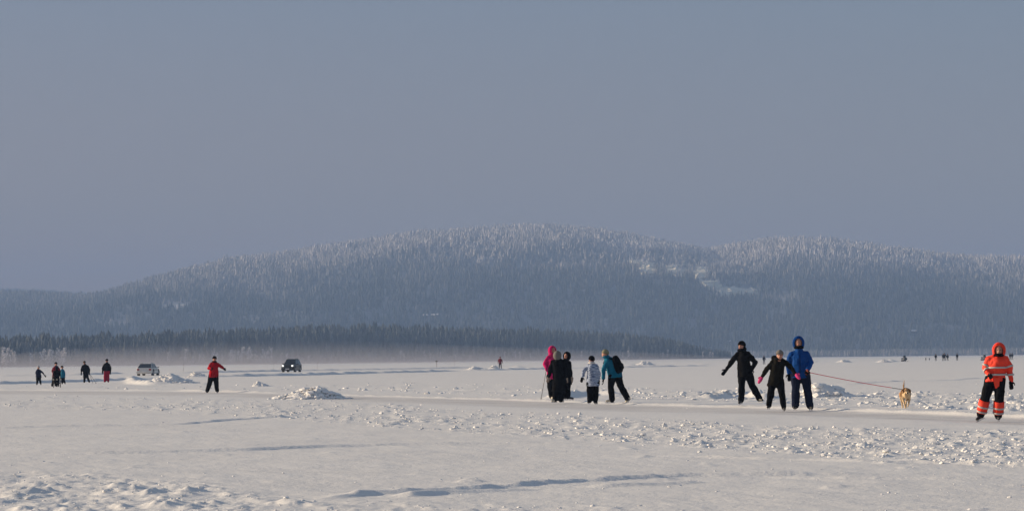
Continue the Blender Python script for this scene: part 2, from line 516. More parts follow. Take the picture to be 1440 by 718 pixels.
def sample(n, region, dens):
    x0, x1, y0, y1 = region
    px = rng.uniform(x0, x1, n * 6); py = rng.uniform(y0, y1, n * 6)
    k = rng.random(n * 6) < dens(px, py)
    return px[k][:n], py[k][:n]
allp = []; alls = []
for n, reg, di, base in ((7500, (-60, 1500, 552, 662), 0, .0115), (1800, (-60, 1500, 660, 730), 1, .005), (2800, (-60, 1500, 538, 584), 2, .027)):
    px, py = sample(n, reg, lambda a_, b_: rubble_density(a_, b_)[di])
    for a_, b_ in zip(px, py):
        g = G(a_, b_); sz = base * math.exp(rng.normal(0, .72)); sz = min(sz, base * 5)
        allp.append((g.x, g.y, hz(g.x, g.y) + sz * .1)); alls.append(sz)
px, py = rng.uniform(-60, 1500, 500), rng.uniform(530, 700, 500)
for a_, b_ in zip(px, py):
    g = G(a_, b_); sz = .009 * math.exp(rng.normal(0, .5))
    allp.append((g.x, g.y, hz(g.x, g.y) + sz * .2)); alls.append(sz)
o = clods("snow_clods", np.array(allp), np.array(alls), "rubble of broken snow clods strewn across the lake snow")
setp(o, cat="snow clods")

# ---- ploughed snow piles
def snow_pile(px, py, wpx, hpx, label, peak=0.0, depth=.8, blocks=120, name="snow_pile", cat="snow pile", group="ploughed snow piles on the ice"):
    c = G(px, py); s = (py - hor(px)) / CAMH
    W = wpx / s / 2; Hh = hpx / s * 1.05
    n, m = 44, 64
    u = np.linspace(0, 1, n); q = np.linspace(0, 2 * np.pi, m, endpoint=False)
    U, Q = np.meshgrid(u, q, indexing='ij')
    lx = U * np.cos(Q) * W; ly = U * np.sin(Q) * W * depth
    # the peak is pushed sideways
    lx = lx + peak * W * (1 - U) ** 1.2
    prof = (1 - sstep(0, 1, U)) ** .8
    sd = px * .37
    lum = np.clip(fbm(lx / W * 2.2 + sd, ly / W * 2.2, 3, 80), -.5, 1)
    blk = np.clip(perlin(lx * 5 + sd, ly * 5, 81), 0, 1)
    z = Hh * prof * (.82 + .55 * lum) + .16 * Hh * blk * sstep(1, .75, U) - .02 * U
    V = np.stack([lx.ravel(), ly.ravel(), z.ravel()], -1)
    idx = np.arange(n * m).reshape(n, m)
    nx = np.roll(idx, -1, 1)
    Fp = np.stack([idx[1:-1], idx[2:], nx[2:], nx[1:-1]], -1).reshape(-1, 4)
    tri = np.stack([idx[0], idx[1], nx[1], nx[1]], -1)
    root = empty(name, (c.x, c.y, -.01))
    setp(root, label, cat, group)
    me = np_mesh("snow_mound", V, np.concatenate([Fp]), True)
    bm = bmesh.new(); bm.from_mesh(me); bm.verts.ensure_lookup_table()
    for i in range(m):
        bm.faces.new((bm.verts[0], bm.verts[m + i], bm.verts[m + (i + 1) % m]))
    bmesh.ops.recalc_face_normals(bm, faces=bm.faces)
    bm.to_mesh(me); bm.free()
    point_attr(me, "ice", np.zeros(len(me.vertices)))
    add_obj("snow_mound", me, M_SNOW, root)
    if blocks:
        uu = rng.random(blocks) ** .6 * 1.08; qq = rng.uniform(0, 6.28, blocks)
        bx = uu * np.cos(qq) * W + peak * W * np.clip(1 - uu, 0, 1) ** 1.2; by = uu * np.sin(qq) * W * depth
        bz = Hh * (1 - sstep(0, 1, uu)) ** .8 * .92
        sz = Hh * .14 * np.exp(rng.normal(0, .45, blocks))
        clods("snow_blocks", np.stack([bx, by, bz], -1), sz, parent=root)
    return root
snow_pile(437, 560, 112, 16, "large blocky snow pile in front of the dark off-road car", peak=.1, blocks=260)
snow_pile(243, 540, 84, 14, "snow pile with a pale left face, just below and right of the silver car", peak=-.2, blocks=150)
snow_pile(278, 530, 34, 8, "small snow pile behind the left shoulder of the red jacketed skater", peak=-.2, blocks=60)
snow_pile(368, 543, 34, 7, "low bluish lump of snow right of the red jacketed skater's legs", blocks=40, peak=-.3)
snow_pile(1168, 559, 92, 21, "tall snow pile with a shaded right slope behind the man in the blue jacket", peak=-.55, blocks=240)
snow_pile(694, 520, 22, 7, "little bright snow heap at the feet of the lone far person in maroon", blocks=30, peak=.1)
snow_pile(668, 520, 42, 5, "low snow heap left of the lone far person in maroon", blocks=30)
snow_pile(907, 513, 34, 6, "low far snow heap on the road bank right of the backpack skater", blocks=30)
snow_pile(1187, 509, 26, 4, "far low snow heap just right above the blue jacketed man", blocks=20)
snow_pile(1243, 509, 28, 4, "far low snow heap above and left of the running dog", blocks=20)
for (px, py, wp, hp, lb) in ((815, 584, 12, 6, "single round snow lump in front of the striped jacket child"),
                             (877, 595, 7, 4, "small snow lump in front of the skater with the backpack"),
                             (934, 601, 10, 8, "upright snow chunk topping the rubble below the gap between the skater groups"),
                             (1403, 607, 9, 5, "lone snow lump on smooth snow in front of the orange suited skater"),
                             (1142, 605, 18, 8, "knobbly snow chunk in front of the blue jacketed man"),
                             (1020, 611, 24, 8, "wide snow chunk with a shaded face in front of the black clad skater"),
                             (1060, 629, 14, 7, "snow lump at the near edge of the rubble right of centre"),
                             (640, 603, 24, 6, "flat slab of snow at the near edge of the rubble in the middle"),
                             (706, 585, 14, 6, "snow lump left in front of the group of three people"),
                             (1412, 641, 16, 9, "snow chunk near the right edge of the picture below the orange suited skater")):
    snow_pile(px, py, wp, hp, lb, blocks=14, name="snow_chunk", cat="snow chunk", group="large loose snow chunks", depth=.9)

# ================================================================== HILLS AND FOREST
def ridge_fn(pts, Yr, tree):
    xs, zs = [], []
    for px, py in pts:
        p = at(px, py, Yr); xs.append(p.x); zs.append(p.z - tree)
    return np.array(xs), np.array(zs)
RID = [(-900, 470), (-500, 435), (-200, 414), (0, 407), (60, 409), (110, 413), (150, 414.5), (172, 413), (200, 403), (240, 391), (300, 373), (350, 361), (420, 352), (480, 345), (540, 336),
       (600, 326), (660, 321), (720, 318), (780, 317), (820, 319), (870, 326), (920, 335), (960, 343), (985, 349), (1010, 345), (1060, 337), (1110, 335),
       (1160, 338), (1200, 344), (1250, 352), (1300, 358), (1360, 361), (1440, 366), (1600, 378), (1900, 410), (2400, 480)]
YF, YR = 3350.0, 4650.0
RX, RZ = ridge_fn(RID, YR, 10.0)
def hill_z(X_, Y_):
    r = np.interp(X_, RX, RZ)
    t = (Y_ - YF) / (YR - YF)
    s = np.where(t < 1, np.sin(np.clip(t, 0, 1) * np.pi / 2) ** 1.25, np.clip(1 - (t - 1) ** 2 * 1.6, 0, 1))
    nz = (14 * fbm(X_ / 260, Y_ / 300, 3, 101)) * sstep(0, .25, t) * sstep(1.0, .8, t)
    return np.maximum(r * s + nz, -1) - 1.0 + 0*X_
def grid_mesh(name, fz, x0, x1, nx, y0, y1, ny, m):
    xs = np.linspace(x0, x1, nx); ys = np.linspace(y0, y1, ny)
    A, B = np.meshgrid(xs, ys)
    Z = fz(A.ravel(), B.ravel())
    idx = np.arange(nx * ny).reshape(ny, nx)
    Fg = np.stack([idx[:-1, :-1], idx[:-1, 1:], idx[1:, 1:], idx[1:, :-1]], -1).reshape(-1, 4)
    return add_obj(name, np_mesh(name, np.stack([A.ravel(), B.ravel(), Z], -1), Fg, True), m)
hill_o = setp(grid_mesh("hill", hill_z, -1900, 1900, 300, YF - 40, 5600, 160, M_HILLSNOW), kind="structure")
LRID = [(-1200, 440), (-500, 415), (-200, 410), (0, 405), (60, 407), (110, 411), (170, 414), (300, 425), (500, 450), (900, 500)]
YL = 6900.0
LX, LZ = ridge_fn(LRID, YL, 9.0)
def left_z(X_, Y_):
    r = np.interp(X_, LX, LZ); t = (Y_ - 5700) / (YL - 5700)
    s = np.where(t < 1, np.sin(np.clip(t, 0, 1) * np.pi / 2), np.clip(1 - (t - 1) ** 2 * 2, 0, 1))
    return r * s - 1 + 0*Y_
setp(grid_mesh("far_hill", left_z, -3200, 600, 80, 5690, 7800, 40, M_HILLSNOW), kind="structure")

def tree_cloud(name, P, Hh, Wd, frost, tiers, sides, mtl, jag=.35):
    """many conifers in one mesh: stacked ragged skirts of boughs"""
    n = len(P)
    Vs = []; Fs = []; At = []
    lean = rng.normal(0, .02, (n, 2))
    for t in range(tiers):
        zb = (t * .9 / tiers + .06) + rng.uniform(-.02, .02, n)
        zt = np.minimum(1.0, zb + 1.7 / tiers) if t < tiers - 1 else np.ones(n)
        rad = Wd * (1 - zb) ** .8 * rng.uniform(.75, 1.2, n)
        apex = np.stack([P[:, 0] + lean[:, 0] * Hh * zt, P[:, 1] + lean[:, 1] * Hh * zt, P[:, 2] + Hh * zt], -1)[:, None]
        an = rng.uniform(0, 6.28, (n, 1)) + np.arange(sides)[None] * 2 * np.pi / sides
        rj = rad[:, None] * (1 + jag * rng.uniform(-1, 1, (n, sides)))
        ring = np.stack([P[:, 0, None] + rj * np.cos(an), P[:, 1, None] + rj * np.sin(an),
                         P[:, 2, None] + Hh[:, None] * (zb[:, None] + rng.uniform(-.03, .03, (n, sides)))], -1)
        Vs.append(np.concatenate([apex, ring], 1))
        fr = np.clip(frost[:, None] * rng.uniform(.55, 1.35, (n, sides + 1)), 0, 1)
        At.append(fr)
    V = np.concatenate(Vs, 1); A = np.concatenate(At, 1)
    k = sides + 1; per = tiers * k
    loc = []
    for t in range(tiers):
        for i in range(sides):
            loc.append((t * k, t * k + 1 + i, t * k + 1 + (i + 1) % sides))
    Fa = (np.array(loc)[None] + (np.arange(n) * per)[:, None, None]).reshape(-1, 3)
    me = np_mesh(name, V.reshape(-1, 3), Fa, False)
    point_attr(me, "frost", A.ravel())
    return add_obj(name, me, mtl)

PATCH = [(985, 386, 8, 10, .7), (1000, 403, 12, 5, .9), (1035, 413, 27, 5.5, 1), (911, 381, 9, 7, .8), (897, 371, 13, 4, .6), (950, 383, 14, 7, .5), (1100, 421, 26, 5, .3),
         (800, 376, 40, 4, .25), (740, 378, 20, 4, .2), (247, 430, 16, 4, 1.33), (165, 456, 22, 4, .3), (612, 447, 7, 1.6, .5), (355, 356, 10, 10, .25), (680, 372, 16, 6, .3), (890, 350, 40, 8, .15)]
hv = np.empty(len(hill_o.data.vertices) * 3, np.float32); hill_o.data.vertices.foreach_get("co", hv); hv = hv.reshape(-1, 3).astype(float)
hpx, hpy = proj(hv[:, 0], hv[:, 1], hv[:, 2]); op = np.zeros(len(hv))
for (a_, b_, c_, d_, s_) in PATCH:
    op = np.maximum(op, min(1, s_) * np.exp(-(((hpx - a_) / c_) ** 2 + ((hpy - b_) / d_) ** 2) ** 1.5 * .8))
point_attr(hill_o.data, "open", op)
N = 50000
yy = YF + (YR + 70 - YF) * rng.random(N * 2) ** .9
xx = rng.uniform(-1, 1, N * 2) * yy * .225
zz = hill_z(xx, yy)
tpx, tpy = proj(xx, yy, zz)
pm = np.zeros(len(xx))
for (a_, b_, c_, d_, s_) in PATCH:
    pm = np.maximum(pm, s_ * np.exp(-(((tpx - a_) / c_) ** 2 + ((tpy - b_) / d_) ** 2) ** 1.5 * .8))
keep = (tpx > -90) & (tpx < 1530) & (zz > .3) & (rng.random(len(xx)) > pm * .95 + .45 * sstep(.1, .45, perlin(xx / 38, yy / 60, 117)))
xx, yy, zz, pm, tpy, tpx = [v[keep][:N] for v in (xx, yy, zz, pm, tpy, tpx)]
th_ = rng.uniform(5.5, 14.5, len(xx)) * (1 + .25 * perlin(xx / 45, yy / 45, 111))
th_ = th_ * (1 - .6 * pm)
rel = zz / np.maximum(40, np.interp(xx, RX, RZ))
fr = .03 + .66 * sstep(.42, .95, rel + .16 * fbm(xx / 170, yy / 200, 3, 112)) * (1 + .6 * perlin(xx / 25, yy / 25, 113)) * lin(tpx, [(0, .35), (150, .4), (320, 1)]) + 1.1 * pm + .035 * rng.normal(0, 1, len(xx))
o = tree_cloud("hill_forest", np.stack([xx, yy, zz - .5], -1), th_, th_ * .15 * rng.uniform(.8, 1.7, len(th_)), np.clip(fr, .02, 1.0), 3, 5, M_FOREST)
setp(o, "rime covered spruce forest mantling the broad fell behind the lake", "forest", kind="stuff")
pc = []  # lumps added so that their faces catch the sun and brighten the clearings
for (a_, b_, c_, d_, s_) in PATCH:
    if s_ < .4 or b_ > 425: continue
    for k in range(int(10 * c_ * d_ ** .5 * s_)):
        u_, v_ = rng.normal(0, .42, 2); qx, qy = a_ + u_ * c_, b_ + v_ * d_
        y_ = YF + (YR - YF) * .5
        ys_ = np.linspace(YF, YR, 260); xs_ = np.array([at(qx, qy, t).x for t in (YF, YR)]); zs_ = np.array([at(qx, qy, t).z for t in (YF, YR)])
        xl = np.interp(ys_, (YF, YR), xs_); zl = np.interp(ys_, (YF, YR), zs_); hh = hill_z(xl, ys_)
        w_ = np.argmax(hh > zl); pc.append((xl[w_], ys_[w_], hh[w_] + 1.0))
M_CRAG_SUN = mat("crag_snow_sun_tint", (.90, .78, .62), .85, var=.25, vscale=.4)  # warm sunlight on the crag snow is put into its cream base colour
_mc, M_CLOD = M_CLOD, M_CRAG_SUN
o = clods("snowy_crags", np.array(pc), 3.3 * np.exp(rng.normal(0, .45, len(pc))), "snowy crags in the fell side clearings, warm sunlight put into their cream colour")
M_CLOD = _mc
N2 = 3500
yy = rng.uniform(6100, 6950, N2 * 3); xx = rng.uniform(-1700, -300, N2 * 3); zz = left_z(xx, yy)
tpx, tpy = proj(xx, yy, zz)
keep = (tpx > -90) & (tpx < 330)
xx, yy, zz = [v[keep][:N2] for v in (xx, yy, zz)]
th_ = rng.uniform(9, 15, len(xx))
o = tree_cloud("far_hill_forest", np.stack([xx, yy, zz - .5], -1), th_, th_ * .2, np.clip(.3 + .1 * rng.normal(0, 1, len(xx)), .05, .9), 3, 4, M_FOREST)
setp(o, "paler forest on the distant low hill at the far left", "forest", kind="stuff")

# cabins and clearings on the lower slope
M_CABIN = mat("cabin_wall", (.16, .10, .08), .9, var=.2); M_ROOFSNOW = mat("roof_snow", (.82, .82, .84), .8, var=.04); M_DARKG = mat("dark_pane", (.03, .035, .04), .2)
def cabin(px, py, Yd, w_, label):
    w_ = w_ * .62
    p = at(px, py, Yd); z = float(hill_z(np.array([p.x]), np.array([Yd]))[0])
    r = empty("cabin", (p.x, Yd, z), R(random.uniform(-25, 25))); setp(r, label, "cabin", "cabins on the lower slope")
    MB().box((0, 0, 1.5), (w_, 6, 3)).obj("wall", M_CABIN, r)
    b = MB(); b.add([(-w_ / 2 - .5, -3.8, 2.8), (w_ / 2 + .5, -3.8, 2.8), (w_ / 2 + .5, 0, 4.6), (-w_ / 2 - .5, 0, 4.6), (-w_ / 2 - .5, 3.8, 2.8), (w_ / 2 + .5, 3.8, 2.8)],
            [(0, 1, 2, 3), (3, 2, 5, 4), (0, 3, 4), (1, 5, 2), (0, 4, 5, 1)]).obj("roof", M_ROOFSNOW, r)
    for k in (-1, 1): MB().box((k * w_ * .25, -3.03, 1.6), (1.0, .1, 1.1)).obj("window", M_DARKG, r)
def slope_y(px, py):
    ys = np.linspace(YF, YR, 400)
    best = None
    for y_ in ys:
        p = at(px, py, y_)
        if hill_z(np.array([p.x]), np.array([y_]))[0] > p.z: return y_
    return YR
for (px, py, w_, lb) in ((598, 447, 9, "left cabin of a pair with snowy roofs low on the fell above the wooded headland"),
                         (612, 446, 14, "long snowy roofed cabin low on the fell above the wooded headland"),
                         (1283, 469, 14, "pale roofed cabin low on the right hillside, left one of two"),
                         (1297, 469, 8, "smaller pale roofed cabin low on the right hillside"),
                         (1024, 483, 9, "snowy roofed cabin at the tip of the wooded headland beside the black hat"),
                         (1064, 482, 12, "pale roofed cabin on the far shore between two skaters' heads")):
    cabin(px, py, slope_y(px, py), w_, lb)

# ---- wooded headland
SH = lambda px: lin(px, [(-400, 1380), (0, 1500), (520, 1950), (1030, 2200), (1100, 2240)])
TOPY = [(-400, 475), (0, 472), (100, 469), (200, 467), (250, 463), (330, 460), (400, 459), (450, 455), (520, 454), (600, 456), (700, 460), (800, 462), (880, 467), (950, 475), (1000, 484), (1022, 492), (1030, 500)]
def isl_xyz(px, dep, ax=None):
    px = np.asarray(px, float); Ys = SH(px)
    Yc = Ys + dep
    ztop = CAMH + (hor(px) - lin(px, TOPY)) / F * (Ys + 110)
    hump = np.maximum(ztop - 13.5, 0.3)
    z = hump * sstep(0, 110, dep) * sstep(300, 190, dep) + .0
    xw = (px - 720) / F * Yc
    return xw, Yc, z, ztop
pp, dd = np.meshgrid(np.linspace(-380, 1034, 120), np.linspace(-12, 310, 24))
xw, yw, zw, _ = isl_xyz(pp.ravel(), dd.ravel())
zw = zw + .25 * sstep(-12, 0, dd.ravel()) - .1
idx = np.arange(pp.size).reshape(pp.shape)
Fg = np.stack([idx[:-1, :-1], idx[:-1, 1:], idx[1:, 1:], idx[1:, :-1]], -1).reshape(-1, 4)
setp(add_obj("headland", np_mesh("headland", np.stack([xw, yw, zw], -1), Fg, True), M_HILLSNOW), kind="structure")
N3 = 5200
px = rng.uniform(-90, 1026, N3); dep = rng.uniform(35, 200, N3)
xw, yw, zw, zt = isl_xyz(px, dep)
th_ = rng.uniform(9, 14.5, N3) * (1 + .28 * perlin(px / 17, dep / 60, 5)) * lin(px, [(0, 1), (940, 1), (1026, .45)])
o = tree_cloud("headland_forest", np.stack([xw, yw, zw - .3], -1), th_, th_ * .19, np.clip(.07 + .05 * rng.normal(0, 1, N3), 0.02, .5), 6, 7, M_CROWN)
setp(o, "dark mixed forest massed on the low wooded headland", "forest", kind="stuff")

def spruce_meshes(seed):
    rs = np.random.default_rng(seed)
    H0 = 12.0; vs = []; fs = []; fr_ = []
    tiers = 12; sides = 10
    for t in range(tiers):
        zb = H0 * (.08 + t * .9 / tiers); zt = min(H0, zb + H0 * .17)
        rad = H0 * .17 * (1 - (zb / H0)) ** .75 * rs.uniform(.7, 1.2)
        a0 = rs.uniform(0, 6); b0 = len(vs)
        vs.append((0, 0, zt)); fr_.append(.10)
        for i in range(sides):
            q = a0 + i * 2 * math.pi / sides; r_ = rad * (1.15 if i % 2 else .62) * rs.uniform(.8, 1.2)
            vs.append((r_ * math.cos(q), r_ * math.sin(q), zb + rs.uniform(-.25, .2))); fr_.append(rs.uniform(.05, .4))
        for i in range(sides): fs.append((b0, b0 + 1 + i, b0 + 1 + (i + 1) % sides))
    me = bpy.data.meshes.new("crown"); me.from_pydata(vs, [], fs); me.materials.append(M_CROWN); point_attr(me, "frost", fr_)
    tb = MB().tube([(0, 0, -.5), (0, 0, 5), (0.05, 0, 11)], [.17, .12, .04], 6, False).mesh("trunk"); tb.materials.append(M_BARK)
    return me, tb
SPR = [spruce_meshes(k) for k in range(5)]
def place_spruce(x, y, z, h, v, label, group):
    r = empty("spruce_tree", (x, y, z), random.uniform(0, 6.28)); r.scale = (h / 12 * random.uniform(.85, 1.2),) * 2 + (h / 12,)
    setp(r, label, "tree", group)
    add_obj("crown", SPR[v][0], None, r); add_obj("trunk", SPR[v][1], None, r)
for i in range(150):
    px = -60 + 1080 * (i + random.random()) / 150; dep = random.uniform(4, 34)
    x, y, z, _ = [float(v) for v in isl_xyz(px, dep)]
    place_spruce(x, y, z, random.uniform(7.5, 12) * float(lin(px, [(0, 1), (930, 1), (1020, .5)])), i % 5,
                 "dark spruce in the front row of the wooded headland", "spruces along the headland shore")

def birch_meshes(seed):
    rs = random.Random(seed)
    tr = MB(); tw = []; H0 = 9.0
    tr.tube([(0, 0, -.3), (.1, 0, 3), (-.05, .1, 6), (.1, 0, 8.6)], [.13, .1, .06, .02], 5, False)
    vs, fs = [], []
    for b in range(22):
        z0 = rs.uniform(1.2, 7.5); q = rs.uniform(0, 6.28); ln = (1.0 + 1.6 * (1 - abs(z0 - 4) / 5)) * rs.uniform(.6, 1.1)
        d = Vector((math.cos(q), math.sin(q), rs.uniform(.6, 1.5))).normalized()
        p0 = Vector((0, 0, z0)); p1 = p0 + d * ln
        tr.tube([p0, p1], [.04, .012], 3, False)
        for k in range(16):
            c = p0.lerp(p1, rs.uniform(.3, 1.05)) + Vector((rs.gauss(0, .3), rs.gauss(0, .3), rs.gauss(0, .3)))
            s_ = rs.uniform(.16, .40)
            n = len(vs)
            u = Vector((rs.gauss(0, 1), rs.gauss(0, 1), rs.gauss(0, 1))).normalized() * s_; v = Vector((rs.gauss(0, 1), rs.gauss(0, 1), rs.gauss(0, 1))).normalized() * s_ * .6
            vs += [c - u, c + v, c + u]; fs.append((n, n + 1, n + 2))
    me = bpy.data.meshes.new("crown"); me.from_pydata([tuple(v) for v in vs], [], fs); me.materials.append(M_RIME)
    t_ = tr.mesh("trunk"); t_.materials.append(M_BARK)
    return me, t_
BIR = [birch_meshes(k) for k in range(4)]
bp = []
for k in range(34): bp.append((random.uniform(-40, 96), random.uniform(.7, 1.25)))
for k in range(26): bp.append((random.gauss(330, 38), random.uniform(.6, 1.35)))
for k in range(16): bp.append((random.gauss(300, 60), random.uniform(.5, .9)))
for k in range(20): bp.append((random.uniform(560, 960), random.uniform(.5, .9)))
for k in range(5): bp.append((random.gauss(995, 5), random.uniform(.5, .75)))
for i, (px, s_) in enumerate(bp):
    dep = random.uniform(-4, 8) if px < 450 else random.uniform(0, 30)
    x, y, z, _ = [float(v) for v in isl_xyz(px, dep)]
    r = empty("birch_tree", (x, y, z + .1), random.uniform(0, 6.28)); r.scale = (s_ * .75, s_ * .75, s_)
    if px < 110: lb, gp = "bare birch white with rime on the shore at the far left edge", "rimed birches at the far left shore"
    elif px < 480: lb, gp = "bare birch white with rime on the shore between the silver car and the dark car", "rimed birches at the shore behind the red skater"
    elif px < 980: lb, gp = "small pale rimed birch among dark spruces on the right half of the headland", "rimed birches in the headland forest"
    else: lb, gp = "rimed bush-like birch at the very tip of the headland", "rimed birches at the headland tip"
    setp(r, lb, "tree", gp)
    add_obj("crown", BIR[i % 4][0], None, r); add_obj("trunk", BIR[i % 4][1], None, r)

# low belt of shore woods beyond the open ice, right of the headland
N4 = 1500
px = rng.uniform(1000, 1530, N4); Yb = rng.uniform(3230, 3340, N4)
xw = (px - 720) / F * Yb
o = tree_cloud("far_shore_forest", np.stack([xw, Yb, np.full(N4, -.2)], -1), rng.uniform(5, 10, N4), rng.uniform(1.2, 1.9, N4), np.clip(.2 + .15 * rng.normal(0, 1, N4), .03, .8), 4, 5, M_FOREST)
setp(o, "low belt of woods along the far shore on the right", "forest", kind="stuff")

# ================================================================== PEOPLE
def cloth(name, col, rough=.85, var=.12):
    return mat(name, col, rough, var=var, vscale=5, bump=.6, bscale=13, spec=.03)
K_BLACK = cloth("black_cloth", (.004, .004, .0055)); K_BLACK2 = cloth("charcoal_cloth", (.007, .0068, .0075)); K_BROWNBLK = cloth("dark_olive_cloth", (.009, .0078, .005))
K_NAVY = cloth("navy_cloth", (.010, .014, .035)); K_BLUE = cloth("blue_cloth", (.006, .055, .23), .6); K_TEAL = cloth("teal_cloth", (.008, .12, .20), .6)
K_RED = cloth("red_cloth", (.36, .010, .018)); K_DRED = cloth("dark_red_cloth", (.13, .010, .02)); K_PINK = cloth("pink_cloth", (.48, .015, .12))
K_ORANGE = mat("orange_cloth", (.88, .040, .008), .7, var=.1, vscale=5, bump=.25, bscale=30)
K_REFL = mat("reflective_tape", (.45, .44, .42), .35, var=.08, vscale=20)
K_GREYH = cloth("grey_knit", (.16, .15, .14)); K_GREYL = cloth("light_grey_knit", (.42, .42, .44)); K_CAP = cloth("pale_cap", (.22, .21, .14))
K_SKIN = mat("skin", (.42, .20, .14), .6, var=.06, vscale=12); K_EYE = mat("eye_dark", (.015, .012, .01), .2); K_LIP = mat("lips", (.32, .09, .08), .6); K_HAIR = mat("hair", (.06, .04, .025), .8, var=.3, vscale=30)
K_BOOT = mat("skate_leather", (.015, .015, .017), .45, var=.2); K_BOOTL = mat("skate_leather_light", (.45, .40, .32), .5, var=.1); K_STEEL = mat("steel", (.55, .56, .58), .25, 1.0)
K_MITT = cloth("mitten_wool", (.30, .24, .20)); K_PMITT = cloth("pink_mitten", (.62, .06, .20)); K_WHITE = cloth("white_fur", (.6, .57, .54))
K_SCARF = cloth("scarf", (.05, .03, .03))
# white quilted jacket with broken navy stripes
K_STRIPE = mat("striped_cloth", (.6, .62, .66), .85)
K_CRIM = cloth("crimson_cloth", (.26, .012, .035))
_t = K_STRIPE.node_tree
_tc = _t.nodes.new("ShaderNodeTexCoord"); _mp = _t.nodes.new("ShaderNodeMapping"); _wv = _t.nodes.new("ShaderNodeTexNoise"); _rp = _t.nodes.new("ShaderNodeValToRGB")
_wv.inputs["Scale"].default_value = 1.0; _wv.inputs["Detail"].default_value = 1.5; _mp.inputs["Scale"].default_value = (9, 9, 60); _t.links.new(_tc.outputs["Object"], _mp.inputs["Vector"])
_rp.color_ramp.interpolation = 'LINEAR'
_rp.color_ramp.elements[0].position = .44; _rp.color_ramp.elements[1].position = .54
_rp.color_ramp.elements[0].color = (.09, .13, .23, 1); _rp.color_ramp.elements[1].color = (.38, .44, .56, 1)
_t.links.new(_mp.outputs[0], _wv.inputs["Vector"]); _t.links.new(_wv.outputs[0], _rp.inputs[0]); _t.links.new(_rp.outputs[0], _t.nodes["Principled BSDF"].inputs["Base Color"])

DIR = {'front': Vector((0, -1, 0)), 'back': Vector((0, 1, 0)), 'left': Vector((-1, -.15, 0)).normalized(), 'right': Vector((1, .1, 0)).normalized(),
       'fl': Vector((-.6, -.8, 0)).normalized(), 'fr': Vector((.6, -.8, 0)).normalized(), 'br': Vector((.6, .8, 0)).normalized(), 'bl': Vector((-.6, .8, 0)).normalized()}

def rot_to(fwd, up=Vector((0, 0, 1))):
    """matrix whose -Y axis points along fwd"""
    y = -fwd.normalized(); x = y.cross(up).normalized(); z = x.cross(y)
    return Matrix((x, y, z)).transposed()

def hand_mb(w_, d, f, sz, curl=.5, mitten=False, thumb_side=1):
    """palm with four unequal bent fingers and a thumb from the side of the palm"""
    d = d.normalized(); s = d.cross(f)
    if s.length < .2: s = d.cross(Vector((1, 0, 0)))
    s.normalize(); n = s.cross(d).normalized()
    mb = MB()
    R3 = Matrix((s, n, d)).transposed()
    mb.ball(w_ + d * .045 * sz, (.045 * sz, .022 * sz, .055 * sz), R3, 8, 6)
    if mitten:
        mb.tube([w_ + d * .05 * sz, w_ + d * .11 * sz + n * .01, w_ + d * .16 * sz + n * .03 * curl], [.045 * sz, .046 * sz, .034 * sz], 8)
    else:
        for k, ln in ((-1.5, .068), (-.5, .08), (.5, .085), (1.5, .074)):
            b = w_ + d * .088 * sz + s * k * .021 * sz
            m_ = b + (d * .9 + n * .25 * curl).normalized() * ln * .5 * sz
            t_ = m_ + (d * (1 - .6 * curl) + n * curl).normalized() * ln * .5 * sz
            mb.tube([b, m_, t_], [.0115 * sz, .0108 * sz, .0092 * sz], 6)
    tb = w_ + d * .03 * sz + s * thumb_side * .036 * sz
    tm = tb + (d * .7 + s * thumb_side * .7 + n * .2).normalized() * .035 * sz
    mb.tube([tb, tm, tm + (d * .9 + s * thumb_side * .1 + n * .3).normalized() * .032 * sz], [.014 * sz, .013 * sz, .011 * sz], 6)
    return mb

